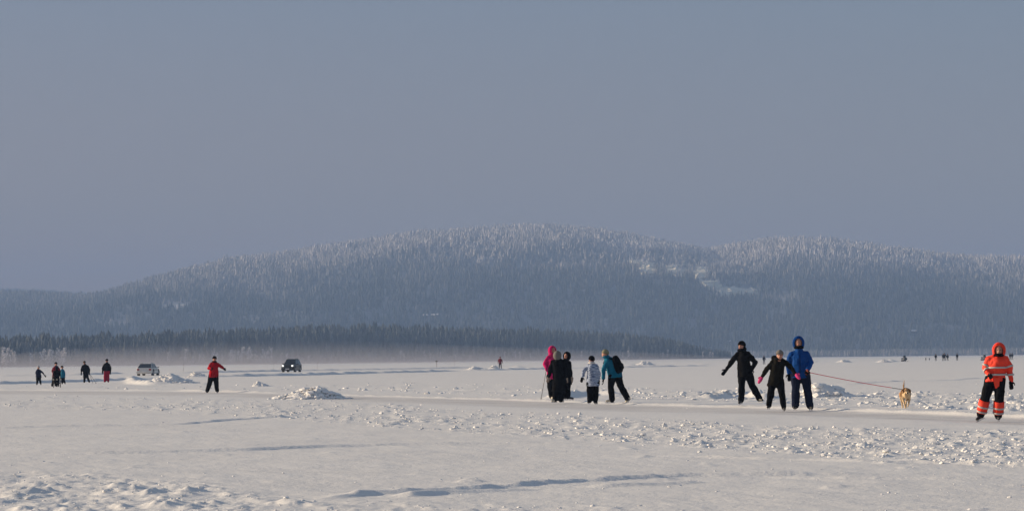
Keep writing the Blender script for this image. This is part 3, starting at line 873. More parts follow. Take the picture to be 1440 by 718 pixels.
def person(label, base, J, face='front', D=None, top=K_BLACK, legs=K_BLACK, hat=None, hood=None, glove=K_BLACK, glove2=None, hem=.03, near=True, puff=.035, legpuff=.03,
           toes=None, head_face=None, boot=K_BOOT, mitten=False, quilt=None, cat="person", group=None, legflare=0., skates=True, lift=None, lean_f=None, scarf=None, visor=None, headr=1.0, ret=False, curl=(.5,.5)):
    """J: joints as photo pixels; D: their depth offsets in metres (+ is away from the camera)"""
    bx, by = base
    c = G(bx, by); s = (by - hor(bx)) / CAMH
    root = empty("person", (c.x, c.y, hz(c.x, c.y) if near else 0.0), -math.atan2(c.x, c.y))
    setp(root, label, cat, group)
    D = D or {}
    P = {}
    for k, (px, py) in J.items():
        P[k] = Vector(((px - bx) / s, D.get(k, 0.0), (by - py) / s))
    f = DIR[face]; hf = DIR[head_face or face]
    hgt = P['hd'].z + .13
    k_ = max(.62, min(1.08, hgt / 1.72))
    hip = (P['hl'] + P['hr']) / 2; neck = P['nk']; sh = (P['sl'] + P['sr']) / 2
    u = (P['sr'] - P['sl']); su = u.length; u.normalize()
    uh = (P['hr'] - P['hl'])
    uh = uh.normalized() if uh.length > .02 else u
    ax = (sh - hip).normalized(); fw = ax.cross(u).normalized()
    hw = (P['hr'] - P['hl']).length / 2 + .07 * k_
    vox = .016 if near else .03
    def torso(mb, pf, hemd, flare=0.0):
        rings = []
        L = (sh - hip).length
        spec = [(-hemd - .02, hw + flare, .115 + flare * .6), (-hemd * .5, hw + flare * .5, .12 + flare * .3), (.0, hw, .125), (L * .30, hw * .93, .115), (L * .62, su / 2 * .86, .125), (L * .86, su / 2 * .92, .115), (L * .98, su / 2 * .68, .09), (L * 1.07, su / 2 * .38, .065)]
        for t, rx, ry in spec:
            g = min(1, max(0, t / L)); uu = uh.lerp(u, g).normalized(); ff = ax.cross(uu).normalized()
            rings.append((hip + ax * t, uu * (rx + pf) * 1.0, ff * (ry * k_ + pf)))
        mb.loft(rings)
    def arm(mb, side, r0, r1, r2, pf, ext=0):
        S, E, Wv = P['s' + side], P['e' + side], P['w' + side]
        S2 = S + (sh - S).normalized() * .02
        mb.tube([S2, S.lerp(E, .5), E], [(r0 + pf) * k_, ((r0 + r1) / 2 + pf) * k_, (r1 + pf) * k_], 10)
        mb.tube([E, E.lerp(Wv, .5), Wv + (Wv - E).normalized() * ext], [(r1 + pf) * k_, ((r1 + r2) / 2 + pf * .9) * k_, (r2 + pf * .7) * k_], 10)
    def leg(mb, side, pf, down=.0, flare=0.0):
        Hp, Kn, An = P['h' + side], P['k' + side], P['a' + side]
        mb.tube([Hp, Hp.lerp(Kn, .5), Kn], [(.092 + pf) * k_, (.075 + pf) * k_, (.056 + pf) * k_], 10)
        d = (An - Kn).normalized()
        mb.tube([Kn, Kn.lerp(An, .35), An + d * down], [(.056 + pf) * k_, (.052 + pf * 1.05 + flare * .3) * k_, (.036 + pf * 1.1 + flare) * k_], 10)
    # --- body: one continuous figure
    b = MB()
    torso(b, -.012, .03)
    for q in 'lr':
        arm(b, q, .045, .037, .026, 0); leg(b, q, 0)
        d = (P['w' + q] - P['e' + q]).normalized()
        b.ball(P['w' + q] + d * .05 * k_, (.025 * k_, .025 * k_, .05 * k_), rot_to(Vector((0, -1, 0)) if abs(d.z) > .5 else Vector((0, -1, 0))), 8, 6)
        b.tube([P['a' + q], P['a' + q] + Vector((0, 0, -.04 * k_))], [.03 * k_, .028 * k_], 8)
    hd = P['hd']; RH = rot_to(hf); hr_ = .098 * headr * max(.88, k_)
    b.tube([neck - ax * .05, hd - Vector((0, 0, .06))], [.062 * k_, .055 * k_], 10)
    b.ball(hd, (hr_ * .80, hr_ * .95, hr_ * 1.2), RH, 16, 12)
    b.ball(hd + RH @ Vector((0, -.03, -.05)) * headr, (hr_ * .6, hr_ * .68, hr_ * .62), RH, 12, 8)       # jaw
    b.ball(hd + RH @ Vector((0, -hr_ * .98, -.012)), (.013, .02, .024), RH, 8, 6)                       # nose
    for q in (-1, 1): b.ball(hd + RH @ Vector((q * hr_ * .82, .005, -.005)), (.010, .018, .030), RH, 6, 6)   # ears
    b.remesh("body", K_SKIN, root, .014 if near else .028, 1)
    faces_cam = hf.y < -.2
    if near and faces_cam:
        for q in (-1, 1):
            e_ = MB(); e_.ball(hd + RH @ Vector((q * .034, -hr_ * .90, .012)), (.012, .007, .008), RH, 8, 6); e_.obj("eye", K_EYE, root, True)
        e_ = MB(); e_.ball(hd + RH @ Vector((0, -hr_ * .98, -.052)), (.024, .008, .007), RH, 8, 6); e_.obj("mouth", K_LIP, root, True)
    # --- clothes
    j = MB(); torso(j, puff, hem, .02 + (.05 if hem > .2 else 0))
    for q in 'lr': arm(j, q, .048, .040, .030, puff * .65, .0)
    for q in 'lr': j.tube([P['s' + q] - ax * .015, sh + ax * .075], [(.062 + puff * .4) * k_, (.05 + puff * .2) * k_], 10)
    j.tube([neck - ax * .06, neck + ax * .035], [.085 * k_ + puff * .5, .068 * k_ + puff * .4], 12)
    jk = j.remesh("jacket", top, root, vox, 2, fold=.019 if near else .012, ffreq=9, quilt=quilt)
    t_ = MB()
    t_.ball(hip + Vector((0, 0, -.02)), ((hw + .005), .125 * k_, .13 * k_), rot_to(Vector((f.x, f.y, 0)) if abs(f.y) > .5 else Vector((0, -1, 0))), 14, 8)
    for q in 'lr': leg(t_, q, legpuff, .015, legflare)
    t_.remesh("trousers", legs, root, vox, 2, fold=.016, ffreq=7)
    for qi, q in enumerate('lr'):
        d = (P['w' + q] - P['e' + q]).normalized()
        g_ = glove if (qi == 0 or glove2 is None) else glove2
        hm = hand_mb(P['w' + q] + d * .01, d, f, 1.18 * k_, curl[qi], mitten, 1 if q == 'l' else -1)
        cuff = P['w' + q]
        hm.tube([cuff - d * .03, cuff + d * .03], [.036 * k_, .034 * k_], 8)
        if near: hm.remesh("glove", g_, root, .0075, 1)
        else: hm.obj("glove", g_, root, True)
        # skate
        A = P['a' + q]
        tv = (toes or {}).get(q)
        tv = Vector(tv).normalized() if tv else (Vector((f.x, f.y, 0)) * .95 + Vector((.25 if q == 'r' else -.25, 0, 0))).normalized()
        up = Vector((0, 0, 1)); side = tv.cross(up).normalized(); upn = side.cross(tv).normalized()
        Rf = Matrix((tv, side, upn)).transposed()
        fl = .25 * k_
        heel = A - upn * .055 * k_
        bo = MB()
        bo.tube([A + upn * .07 * k_, A - upn * .02 * k_], [.052 * k_, .05 * k_], 10)
        bo.tube([heel - tv * .035 * k_, heel + tv * .07 * k_, heel + tv * fl * .72 - upn * .012], [.042 * k_, .045 * k_, .033 * k_], 10)
        sk = bo.remesh("skate" if skates else "boot", boot, root, .011 if near else .02, 1)
        if skates:
            bl = MB()
            zb = -.115 * k_
            for xx_ in (-.03, .15):
                bl.box(A + Rf @ Vector((xx_ * k_, 0, -.098 * k_)), (.045 * k_, .014, .03 * k_), Rf)
            bl.box(A + Rf @ Vector((.06 * k_, 0, -.122 * k_)), (.30 * k_, .005, .022 * k_), Rf)
            bl.tube([A + Rf @ Vector((.20 * k_, 0, -.122 * k_)), A + Rf @ Vector((.222 * k_, 0, -.108 * k_))], [.007, .004], 5)
            bl.obj("blade", K_STEEL, sk)
    if hat:
        h = MB(); h.ball(hd + RH @ Vector((0, .012, .035)), (hr_ * .93, hr_ * 1.05, hr_ * 1.08), RH, 16, 10)
        me_ = h.mesh("hat")
        bm = bmesh.new(); bm.from_mesh(me_)
        inv = RH.inverted()
        kill = [v for v in bm.verts if (inv @ (v.co - hd)).z < .018 - .35 * max(0, (inv @ (v.co - hd)).y) * 1.3]
        bmesh.ops.delete(bm, geom=kill, context='VERTS'); bm.to_mesh(me_); bm.free()
        ho = add_obj("hat", me_, hat, root); sm = ho.modifiers.new("s", 'SOLIDIFY'); sm.thickness = .016; sm.offset = 1
        me_.polygons.foreach_set("use_smooth", [True] * len(me_.polygons))
        br = MB(); pts = [hd + RH @ Vector((math.cos(t) * hr_ * .90, math.sin(t) * hr_ * 1.02 + .01, .022 - .03 * math.sin(t))) for t in np.linspace(0, 2 * math.pi, 17)]
        br.tube(pts, [.014] * 17, 6, False); br.obj("hat_brim", hat, ho, True)
    if hood:
        h = MB(); hc = hd + RH @ Vector((0, .028, .0))
        h.ball(hc, (hr_ * 1.30, hr_ * 1.32, hr_ * 1.58), RH, 22, 16)
        me_ = h.mesh("hood"); bm = bmesh.new(); bm.from_mesh(me_); inv = RH.inverted()
        kill = []
        for v in bm.verts:
            l = inv @ (v.co - hd)
            if l.y < -hr_ * .42 and (l.x / (hr_ * .98)) ** 2 + ((l.z + .01) / (hr_ * 1.25)) ** 2 < 1.0: kill.append(v)
        bmesh.ops.delete(bm, geom=kill, context='VERTS'); bm.to_mesh(me_); bm.free()
        me_.polygons.foreach_set("use_smooth", [True] * len(me_.polygons))
        ho = add_obj("hood", me_, hood, root); sm = ho.modifiers.new("s", 'SOLIDIFY'); sm.thickness = .022; sm.offset = 0
        br = MB(); pts = [hd + RH @ Vector((math.cos(t) * hr_ * 1.0, -hr_ * .55, math.sin(t) * hr_ * 1.25 - .01)) for t in np.linspace(0, 2 * math.pi, 21)]
        br.tube(pts, [.017] * 21, 6, False); br.obj("hood_rim", hood, ho, True)
    if scarf:
        br = MB(); cc = hd.lerp(neck, .72); pts = [cc + RH @ Vector((math.cos(t) * .085 * k_, math.sin(t) * .09 * k_ - .01, .0)) for t in np.linspace(0, 2 * math.pi, 13)]
        br.tube(pts, [.038 * k_] * 13, 8, False); br.obj("scarf", scarf, root, True)
    info = dict(root=root, P=P, s=s, k=k_, hip=hip, sh=sh, u=u, ax=ax, fw=fw, hw=hw, su=su, hd=hd, RH=RH, hr=hr_)
    return info

def Jd(hd, nk, sl, sr, el, er, wl, wr, hl, hr, kl, kr, al, ar):
    return dict(hd=hd, nk=nk, sl=sl, sr=sr, el=el, er=er, wl=wl, wr=wr, hl=hl, hr=hr, kl=kl, kr=kr, al=al, ar=ar)

def ring_band(info, name, m, a_, b_, ra, rb, w_, t, n=14, thick=.006):
    """a closed band round a limb at fraction t between a_ and b_"""
    d = (b_ - a_).normalized(); L = (b_ - a_).length
    u = d.cross(Vector((0, 1, 0))).normalized(); v = d.cross(u)
    vs = []; fs = []
    for (o, rr_) in ((-w_ / 2, 0), (-w_ / 2, thick), (w_ / 2, thick), (w_ / 2, 0)):
        tt = t + o / L; c = a_ + d * L * tt; r_ = ra + (rb - ra) * tt
        for i in range(n):
            q = 2 * math.pi * i / n
            vs.append(c + (u * math.cos(q) + v * math.sin(q)) * (r_ + rr_))
    for j in range(4):
        for i in range(n):
            a2 = j * n + i; b2 = j * n + (i + 1) % n; jn = ((j + 1) % 4) * n
            fs.append((a2, b2, jn + (i + 1) % n, jn + i))
    mb = MB(); mb.add(vs, fs); return mb.obj(name, m, info['root'], True)

# --- skater in the orange high-visibility suit
J = Jd((1406.3, 491.5), (1405.5, 500.5), (1392.5, 503.5), (1416.5, 503.5), (1386.5, 516), (1421, 518), (1391.5, 524), (1422, 533.5), (1394.5, 531), (1407, 531), (1386.5, 557), (1405.5, 558.5), (1380, 580.5), (1403.6, 582.5))
O = person("skater in a hooded orange high-visibility suit with black trousers and reflective bands", (1392, 592), J, 'front',
           D=dict(wl=-.16, el=-.02, kl=-.05, kr=-.10, al=.04, ar=.0), top=K_ORANGE, legs=K_BLACK2, hood=K_ORANGE, glove=K_BLACK, hem=.04, puff=.05, legpuff=.05,
           toes=dict(l=(-.55, -.7, -.25), r=(.12, -1, 0)), scarf=K_BLACK, head_face='front', headr=1.1)
P = O['P']; k_ = O['k']
for q in 'lr':
    ring_band(O, "reflective_band", K_REFL, P['s' + q], P['e' + q], .096 * k_, .088 * k_, .038, .74)
    ring_band(O, "reflective_band", K_REFL, P['e' + q], P['w' + q], .086 * k_, .070 * k_, .038, .50)
    A, B = P['k' + q], P['a' + q]
    lp = MB(); d = (B - A); lp.tube([A + d * .18, A + d * .5, A + d * .92], [.122 * k_, .122 * k_, .112 * k_], 16, False)
    lp.obj("leg_panel", K_ORANGE, O['root'], True)
    ring_band(O, "reflective_band", K_REFL, A, B, .125 * k_, .119 * k_, .036, .56)
    ring_band(O, "reflective_band", K_REFL, A, B, .125 * k_, .119 * k_, .036, .84)
def torso_band(info, m, t, w_, rx, ry, name="reflective_band"):
    c = info['hip'] + (info['sh'] - info['hip']) * t; ax, u, fw = info['ax'], info['u'], info['fw']
    rings = [(c - ax * w_ / 2, u * rx, fw * ry), (c + ax * w_ / 2, u * rx, fw * ry)]
    mb = MB(); mb.loft(rings); mb.obj(name, m, info['root'], True)
torso_band(O, K_REFL, .56, .036, O['hw'] + .062, .198)
torso_band(O, K_REFL, .20, .036, O['hw'] + .066, .200)
# front tail flap of the jacket between the thighs
fb = MB(); hp = O['hip']; fb.add([hp + Vector((-.06, -.185, .02)), hp + Vector((.09, -.185, .02)), hp + Vector((.07, -.155, -.20)), hp + Vector((-.01, -.155, -.20)),
       hp + Vector((-.06, -.165, .02)), hp + Vector((.09, -.165, .02)), hp + Vector((.07, -.135, -.20)), hp + Vector((-.01, -.135, -.20))],
       [(0, 1, 2, 3), (7, 6, 5, 4), (0, 4, 5, 1), (1, 5, 6, 2), (2, 6, 7, 3), (3, 7, 4, 0)]).obj("jacket_tail", K_ORANGE, O['root'])

# --- tall man, blue hooded jacket, dog leash
J = Jd((1124.2, 481.2), (1124.8, 489.5), (1113.8, 497), (1135.6, 496.8), (1109.5, 509.5), (1141.5, 508), (1110.3, 522.8), (1136.8, 518.5), (1119.8, 526), (1132.5, 526), (1119.4, 547), (1135.8, 547), (1118.8, 567.5), (1138.8, 568.5))
BL = person("tall man in a bright blue hooded jacket and navy trousers holding the red dog leash", (1128.5, 577), J, 'front',
            D=dict(wr=-.22, er=-.02, kl=-.03, kr=-.06), top=K_BLUE, legs=K_NAVY, hood=K_BLUE, glove=K_BLACK, glove2=K_BLACK, hem=.06, puff=.045, legpuff=.042, legflare=.012,
            toes=dict(l=(-.2, -1, 0), r=(.3, -1, 0)), scarf=K_BLACK, headr=1.05, curl=(.6, .95))
zp = MB(); zp.box(BL['sh'].lerp(BL['hip'], .45) + Vector((0.01, -.185, 0)), (.012, .012, .46)); zp.obj("zipper", K_NAVY, BL['root'])

# --- woman with grey beanie and pink mittens
J = Jd((1097.6, 498.6), (1095, 505.3), (1087, 507.5), (1104.2, 507), (1078.5, 518.5), (1112.8, 515.5), (1073, 527.6), (1119.2, 524), (1086.8, 534), (1096.5, 534), (1084.2, 553), (1100.2, 553.5), (1081.8, 567.5), (1102.2, 570.5))
WM = person("skater leaning forward in a dark olive jacket with grey beanie and pink mittens", (1093, 578), J, 'front',
            D=dict(hd=-.22, nk=-.14, sl=-.08, sr=-.08, el=-.05, er=-.18, wl=0, wr=-.28, al=.12, ar=-.1, kl=-.02, kr=-.12), top=K_BROWNBLK, legs=K_BLACK, hat=K_GREYH, glove=K_PMITT, glove2=K_PMITT,
            hem=.12, puff=.045, legpuff=.04, mitten=True, toes=dict(l=(-.25, -1, 0), r=(.15, -1, 0)), scarf=K_BLACK2)
hb = MB(); hb.ball(Vector(((1090 - 1093) / WM['s'], .04, (578 - 502.5) / WM['s'])), (.09, .08, .075)); hb.remesh("hood", K_BROWNBLK, WM['root'], .016, 1, fold=.01)

# --- black-clad skater, arms out
J = Jd((1044, 489.8), (1044.6, 497), (1037.5, 501), (1053, 500.3), (1029.3, 512.5), (1063, 512.3), (1022.5, 521.5), (1058.6, 521.3), (1043.8, 529.5), (1053.5, 529.5), (1043.4, 546.5), (1058.3, 545.5), (1042.4, 564), (1067.6, 562.5))
BK = person("skater all in black with a flapped hat, hand on the hip", (1049, 572.5), J, 'front',
            D=dict(er=.05, wr=-.06, al=-.1, ar=.18, kr=.02, kl=-.12), top=K_BLACK2, legs=K_BLACK, hat=K_BLACK, glove=K_BLACK, hem=.05, puff=.045, legpuff=.035, legflare=.012,
            toes=dict(l=(-.35, -1, -.15), r=(.45, -.8, .05)), head_face='fl', scarf=K_BLACK)
fl_ = MB()
for q in (-1, 1): fl_.ball(BK['hd'] + BK['RH'] @ Vector((q * .085, .02, -.035)), (.022, .05, .06), BK['RH'])
fl_.ball(BK['hd'] + BK['RH'] @ Vector((.05, .06, -.07)), (.07, .05, .04)); fl_.remesh("ear_flaps", K_BLACK, BK['root'], .014, 1)

# --- skater with backpack
J = Jd((851.6, 497.2), (854.5, 502.6), (854.5, 506.8), (861.5, 504.8), (849.3, 519), (872, 519), (848.9, 531), (873.8, 530.5), (861, 528), (868.8, 528), (859.2, 545), (874.3, 545), (860.8, 560), (882, 558.5))
BP = person("skater in a teal jacket bent forward, seen from behind the left shoulder, legs apart", (867, 568), J, 'left',
            D=dict(sl=-.12, sr=.14, el=-.16, wl=-.16, er=.2, wr=.18, hl=-.08, hr=.08, kl=-.1, kr=.1, al=-.1, ar=.15, hd=-.02), top=K_TEAL, legs=K_BLACK, hat=K_CAP, glove=K_BLACK, hem=.05, puff=.05, legpuff=.045, legflare=.012, scarf=K_TEAL,
            toes=dict(l=(-1, -.25, 0), r=(-.55, .35, -.75)), boot=K_BOOTL, head_face='left')
r0 = BP['root']
bp_c = BP['sh'].lerp(BP['hip'], .38)
back = -BP['fw'] if BP['fw'].x < 0 else BP['fw']
pk = empty("backpack", r0.location, r0.rotation_euler.z); setp(pk, "dark padded backpack worn on the back of the teal jacketed skater", "backpack")
axb = BP['ax']; ub = BP['u']
nb = Vector((1, 0, 0)) * .9 + Vector((0, -.35, 0)); nb = (nb - axb * nb.dot(axb)).normalized(); sb = axb.cross(nb)
mb = MB(); cc = bp_c + nb * .20
mb.loft([(cc + axb * t, sb * w1, nb * w2) for t, w1, w2 in ((-.27, .12, .06), (-.22, .16, .11), (0, .17, .13), (.15, .155, .11), (.24, .12, .075), (.27, .07, .04))])
mb.remesh("main_compartment", K_BLACK, pk, .018, 2, fold=.01)
mb = MB(); mb.ball(cc + nb * .12 - axb * .09, (.055, .12, .11), Matrix((nb, sb, axb)).transposed()); mb.remesh("front_pocket", K_BLACK2, pk, .018, 1)
for q in (-1, 1):
    mb = MB(); a0 = cc + axb * .2 + sb * q * .09 - nb * .08; mb.tube([a0, a0 - nb * .16 + axb * .09, a0 - nb * .30 - axb * .03, a0 - nb * .30 - axb * .26, a0 - nb * .1 - axb * .38], [.018] * 5, 6); mb.obj("shoulder_strap", K_BLACK, pk, True)
mb = MB(); mb.box(cc + nb * .178 - axb * .10, (.05, .004, .03), Matrix((sb, nb, axb)).transposed()); mb.obj("badge", K_GREYL, pk)

# --- child in the striped jacket
J = Jd((832.4, 505.4), (832.8, 510.5), (827.8, 513.3), (839.3, 513.8), (821.6, 520.5), (842.6, 523.5), (819.7, 528), (842.2, 532.3), (830, 538), (837.6, 538), (829.6, 551), (838.2, 551), (829.2, 561.5), (837.4, 562.3))
ST = person("child in a white and navy striped quilted jacket and black trousers, back turned", (833.5, 569), J, 'back',
            top=K_STRIPE, legs=K_BLACK, hat=K_BLACK, glove=K_BLACK, hem=.06, puff=.045, legpuff=.045, quilt=(.012, .085), toes=dict(l=(-.3, .9, 0), r=(.3, .9, 0)), scarf=K_WHITE, head_face='bl')

# --- group of three
J = Jd((778, 492.8), (776.4, 499.5), (771.5, 502.5), (781, 502.5), (766.3, 511.5), (785, 513), (768.8, 517.8), (787, 522), (774, 529), (780, 529), (774.3, 545), (780.5, 545), (775.5, 557), (781.5, 557))
PK = person("woman in a pink hooded jacket leaning on a ski pole in the huddle of three", (777.5, 563), J, 'fr',
            D=dict(sl=-.05, sr=.1, wl=-.12, el=-.02), top=K_PINK, legs=K_BLACK, hood=K_PINK, glove=K_PINK, hem=.08, puff=.045, legpuff=.045, boot=K_BOOTL, head_face='fr', scarf=K_PINK)
J = Jd((784.2, 499), (785, 505), (777.8, 508), (793, 507.5), (774.2, 519), (796, 519.5), (772, 527.7), (796.6, 528.5), (783, 535), (791, 535), (781.6, 550), (790, 550), (780.8, 559), (788.6, 559.5))
CT = person("long black coat and grey hood seen from behind, middle of the huddle of three", (785, 566), J, 'back',
            D={}, top=K_BLACK, legs=K_BLACK, hood=K_GREYH, glove=K_MITT, hem=.30, puff=.06, legpuff=.06, toes=dict(l=(-.5, -.6, 0), r=(.4, .8, 0)), boot=K_BOOTL, head_face='back')
J = Jd((797.4, 500.8), (796.6, 507), (791.5, 509.5), (800.5, 509.5), (789.5, 519), (802.4, 519), (790, 527), (803.8, 529), (793, 534), (798.6, 534), (793.5, 549), (798.4, 549), (794.5, 557), (799, 557.3))
RB = person("person with a round black hood and grey mitten, right of the huddle of three", (796.5, 563.5), J, 'fl',
            D={}, top=K_BLACK, legs=K_BLACK, hood=K_BLACK, glove=K_BLACK, glove2=K_MITT, hem=.14, puff=.05, legpuff=.045, toes=dict(l=(-.6, -.8, 0), r=(1, -.3, 0)), boot=K_BOOT, mitten=True, head_face='fl')
# put the three at slightly different depths
PK['root'].location.y += .75; PK['root'].location.x += .75 * PK['root'].location.x / PK['root'].location.y
CT['root'].location.y -= .35

# --- ski poles
K_POLE = mat("pole_shaft", (.06, .06, .07), .4, .3)
def ski_pole(pa, pb, by, label, off=0.0):
    """from the hand (pixels) down to the ice"""
    g = G(pb[0], pb[1]); sc = (pb[1] - hor(pb[0])) / CAMH
    r = empty("ski_pole", (g.x, g.y, hz(g.x, g.y))); setp(r, label, "ski pole")
    topv = Vector(((pa[0] - pb[0]) / sc, off, (pb[1] - pa[1]) / sc))
    MB().tube([(0, 0, 0), topv], [.011, .014], 6).obj("shaft", K_POLE, r, True)
    MB().tube([topv * .96, topv * 1.07], [.016, .017], 8).obj("grip", K_BLACK, r, True)
    MB().tube([topv * .06 - topv.normalized() * .004, topv * .06 + topv.normalized() * .004], [.035, .035], 10, False).obj("basket", K_BLACK, r)
ski_pole((768.8, 518.5), (760.6, 561.5), 0, "dark ski pole planted in the snow by the woman in pink")

# --- skater in red, left middle
J = Jd((302, 504.3), (301.6, 509), (297.3, 511), (306.2, 511), (293.8, 516.8), (311.3, 514.7), (297.3, 517.3), (314.3, 517.2), (297.2, 527.5), (303.4, 527.5), (294.8, 538.5), (304.2, 538.5), (291.7, 547.5), (305.2, 547.8))
RD = person("skater in a red jacket, black trousers and black hat with one arm stretched out", (298.5, 552), J, 'front', D=dict(wl=-.25, el=-.05, wr=-.1), top=K_RED, legs=K_BLACK, hat=K_BLACK, glove=K_BLACK,
            hem=.05, puff=.06, legpuff=.055, toes=dict(l=(-.3, -1, 0), r=(.2, -1, 0)), scarf=K_BLACK)

# --- people far left
J = Jd((118.9, 509.7), (119.6, 512.8), (116.2, 514.3), (123.4, 514.3), (114.7, 519), (125.7, 518.8), (114.5, 523.4), (125.7, 523), (119.0, 523.6), (122.2, 523.6), (118.9, 530.7), (123.2, 530.3), (118.7, 536), (125.2, 535.8))
person("person in black walking away while trailing ski poles, left of the one in red trousers", (121.5, 539), J, 'back', top=K_BLACK, legs=K_BLACK, hat=K_HAIR, glove=K_BLACK, near=False, hem=.05, puff=.05, legpuff=.04, skates=False)
ski_pole((126, 523.5), (135.5, 538.6), 0, "thin ski pole trailing right of the person in black at the far left", -.3)
ski_pole((125.6, 523.5), (130.5, 538.4), 0, "second thin ski pole between the person in black and the trailing pole", -.2)
J = Jd((150.4, 507), (150.5, 510.3), (147.3, 512), (153.5, 512), (144.8, 517), (155.4, 517.2), (144.4, 521.6), (155.3, 522), (148.6, 520.3), (151.9, 520.3), (147.8, 528.5), (152, 528.5), (147.6, 535.2), (152.1, 535.2))
person("person in a black jacket and bright red trousers standing left of the silver car", (150, 538.3), J, 'back', top=K_BLACK, legs=K_CRIM, hat=K_BLACK, glove=K_BLACK, near=False, hem=.03, puff=.055, legpuff=.045, skates=False)
J = Jd((54.2, 516.8), (54, 519.2), (51.7, 520.5), (56.6, 520.3), (50.8, 524), (60.2, 523.9), (51.2, 527.3), (62.6, 527.2), (52.9, 529), (56, 529), (52.3, 534.6), (56.3, 534.6), (52.1, 539), (57.2, 539))
person("child in dark clothes and pale hat, farthest left on the ice", (54.5, 541.8), J, 'front', top=K_NAVY, legs=K_BLACK, hat=K_GREYL, glove=K_BLACK, near=False, hem=.03, puff=.05, legpuff=.04)
J = Jd((78.8, 511.9), (78.6, 515.2), (75.2, 517), (82.2, 517), (73.9, 521.6), (84.3, 521.6), (75.8, 525.6), (83.6, 525.6), (76.3, 527.5), (80, 527.5), (75.2, 535), (79.6, 535), (73.8, 541), (79.8, 541.3))
person("adult in a dark red jacket pushing a kick sled at the far left", (77.5, 544), J, 'front', D=dict(wl=-.25, wr=-.25), top=K_DRED, legs=K_BLACK, hat=K_BLACK, glove=K_BLACK, near=False, hem=.08, puff=.06, legpuff=.05)
J = Jd((87.3, 516.5), (87.6, 519), (86.2, 520.4), (90, 520.4), (85.9, 524.5), (91.2, 524.5), (86, 528), (91, 528), (86.9, 529.8), (89.6, 529.8), (87.2, 534.5), (90, 534.5), (87.5, 538), (91.2, 537.8))
person("child in a teal jacket beside the kick sled", (88.8, 540.5), J, 'front', top=K_TEAL, legs=K_BLACK, hat=K_BLACK, glove=K_BLACK, near=False, hem=.03, puff=.045, legpuff=.04)

# kick sled with a seated passenger
g = G(80, 545.3); rzz = -math.atan2(g.x, g.y)
K_WOOD = mat("sled_wood", (.05, .035, .025), .7, var=.2); K_PALEW = mat("pale_wood", (.62, .56, .45), .6, var=.1)
ks = empty("kick_sled", g, rzz); setp(ks, "dark kick sled with a pale seat edge before the adult in dark red", "kick sled")
for x_ in (-.2, .2):
    MB().tube([(x_, -.75, .07), (x_, -.65, .02), (x_, 0, .015), (x_, 1.2, .015)], [.012] * 4, 6).obj("runner", K_STEEL, ks, True)
    MB().tube([(x_, -.35, .02), (x_, -.33, .50)], [.026, .026], 6).obj("leg", K_WOOD, ks)
    MB().tube([(x_, .1, .02), (x_, .13, .50), (x_, .2, .98)], [.028, .026, .022], 6).obj("rear_post", K_WOOD, ks)
for k in range(4): MB().box((0, -.30 + k * .12, .515), (.50, .09, .03)).obj("seat_slat", K_PALEW if k == 0 else K_WOOD, ks)
MB().box((0, -.36, .50), (.50, .03, .09)).obj("seat_edge", K_PALEW, ks)
MB().box((0, -.2, .28), (.42, .04, .05)).obj("crossbar", K_WOOD, ks)
MB().tube([(-.28, .2, .99), (.28, .2, .99)], [.018, .018], 6).obj("handlebar", K_WOOD, ks)
MB().box((0, .17, .80), (.42, .03, .08)).obj("backrest", K_WOOD, ks)
sp_ = empty("person", (g.x, g.y, 0), rzz); setp(sp_, "small dark bundled passenger sitting on the kick sled", "person")
b = MB(); b.loft([(Vector((0, -.08, .56)), Vector((.16, 0, 0)), Vector((0, .13, 0))), (Vector((0, -.05, .78)), Vector((.15, 0, 0)), Vector((0, .12, 0))), (Vector((0, -.03, .98)), Vector((.15, 0, 0)), Vector((0, .1, 0))), (Vector((0, -.03, 1.04)), Vector((.07, 0, 0)), Vector((0, .06, 0)))])
b.ball((0, -.05, 1.16), (.085, .09, .11)); b.tube([(0, -.04, 1.0), (0, -.05, 1.1)], [.05, .045])
for x_ in (-1, 1):
    b.tube([(x_ * .15, -.04, .95), (x_ * .2, -.1, .75), (x_ * .1, -.3, .68)], [.05, .045, .035]); b.tube([(x_ * .08, -.1, .6), (x_ * .1, -.45, .6), (x_ * .1, -.5, .2)], [.08, .065, .045])
    b.tube([(x_ * .1, -.5, .16), (x_ * .1, -.6, .13)], [.045, .04])
b.remesh("body", K_BLACK, sp_, .025, 1, fold=.01)
h = MB(); h.ball((0, -.03, 1.19), (.10, .10, .11)); h.obj("hat", K_NAVY, sp_, True)

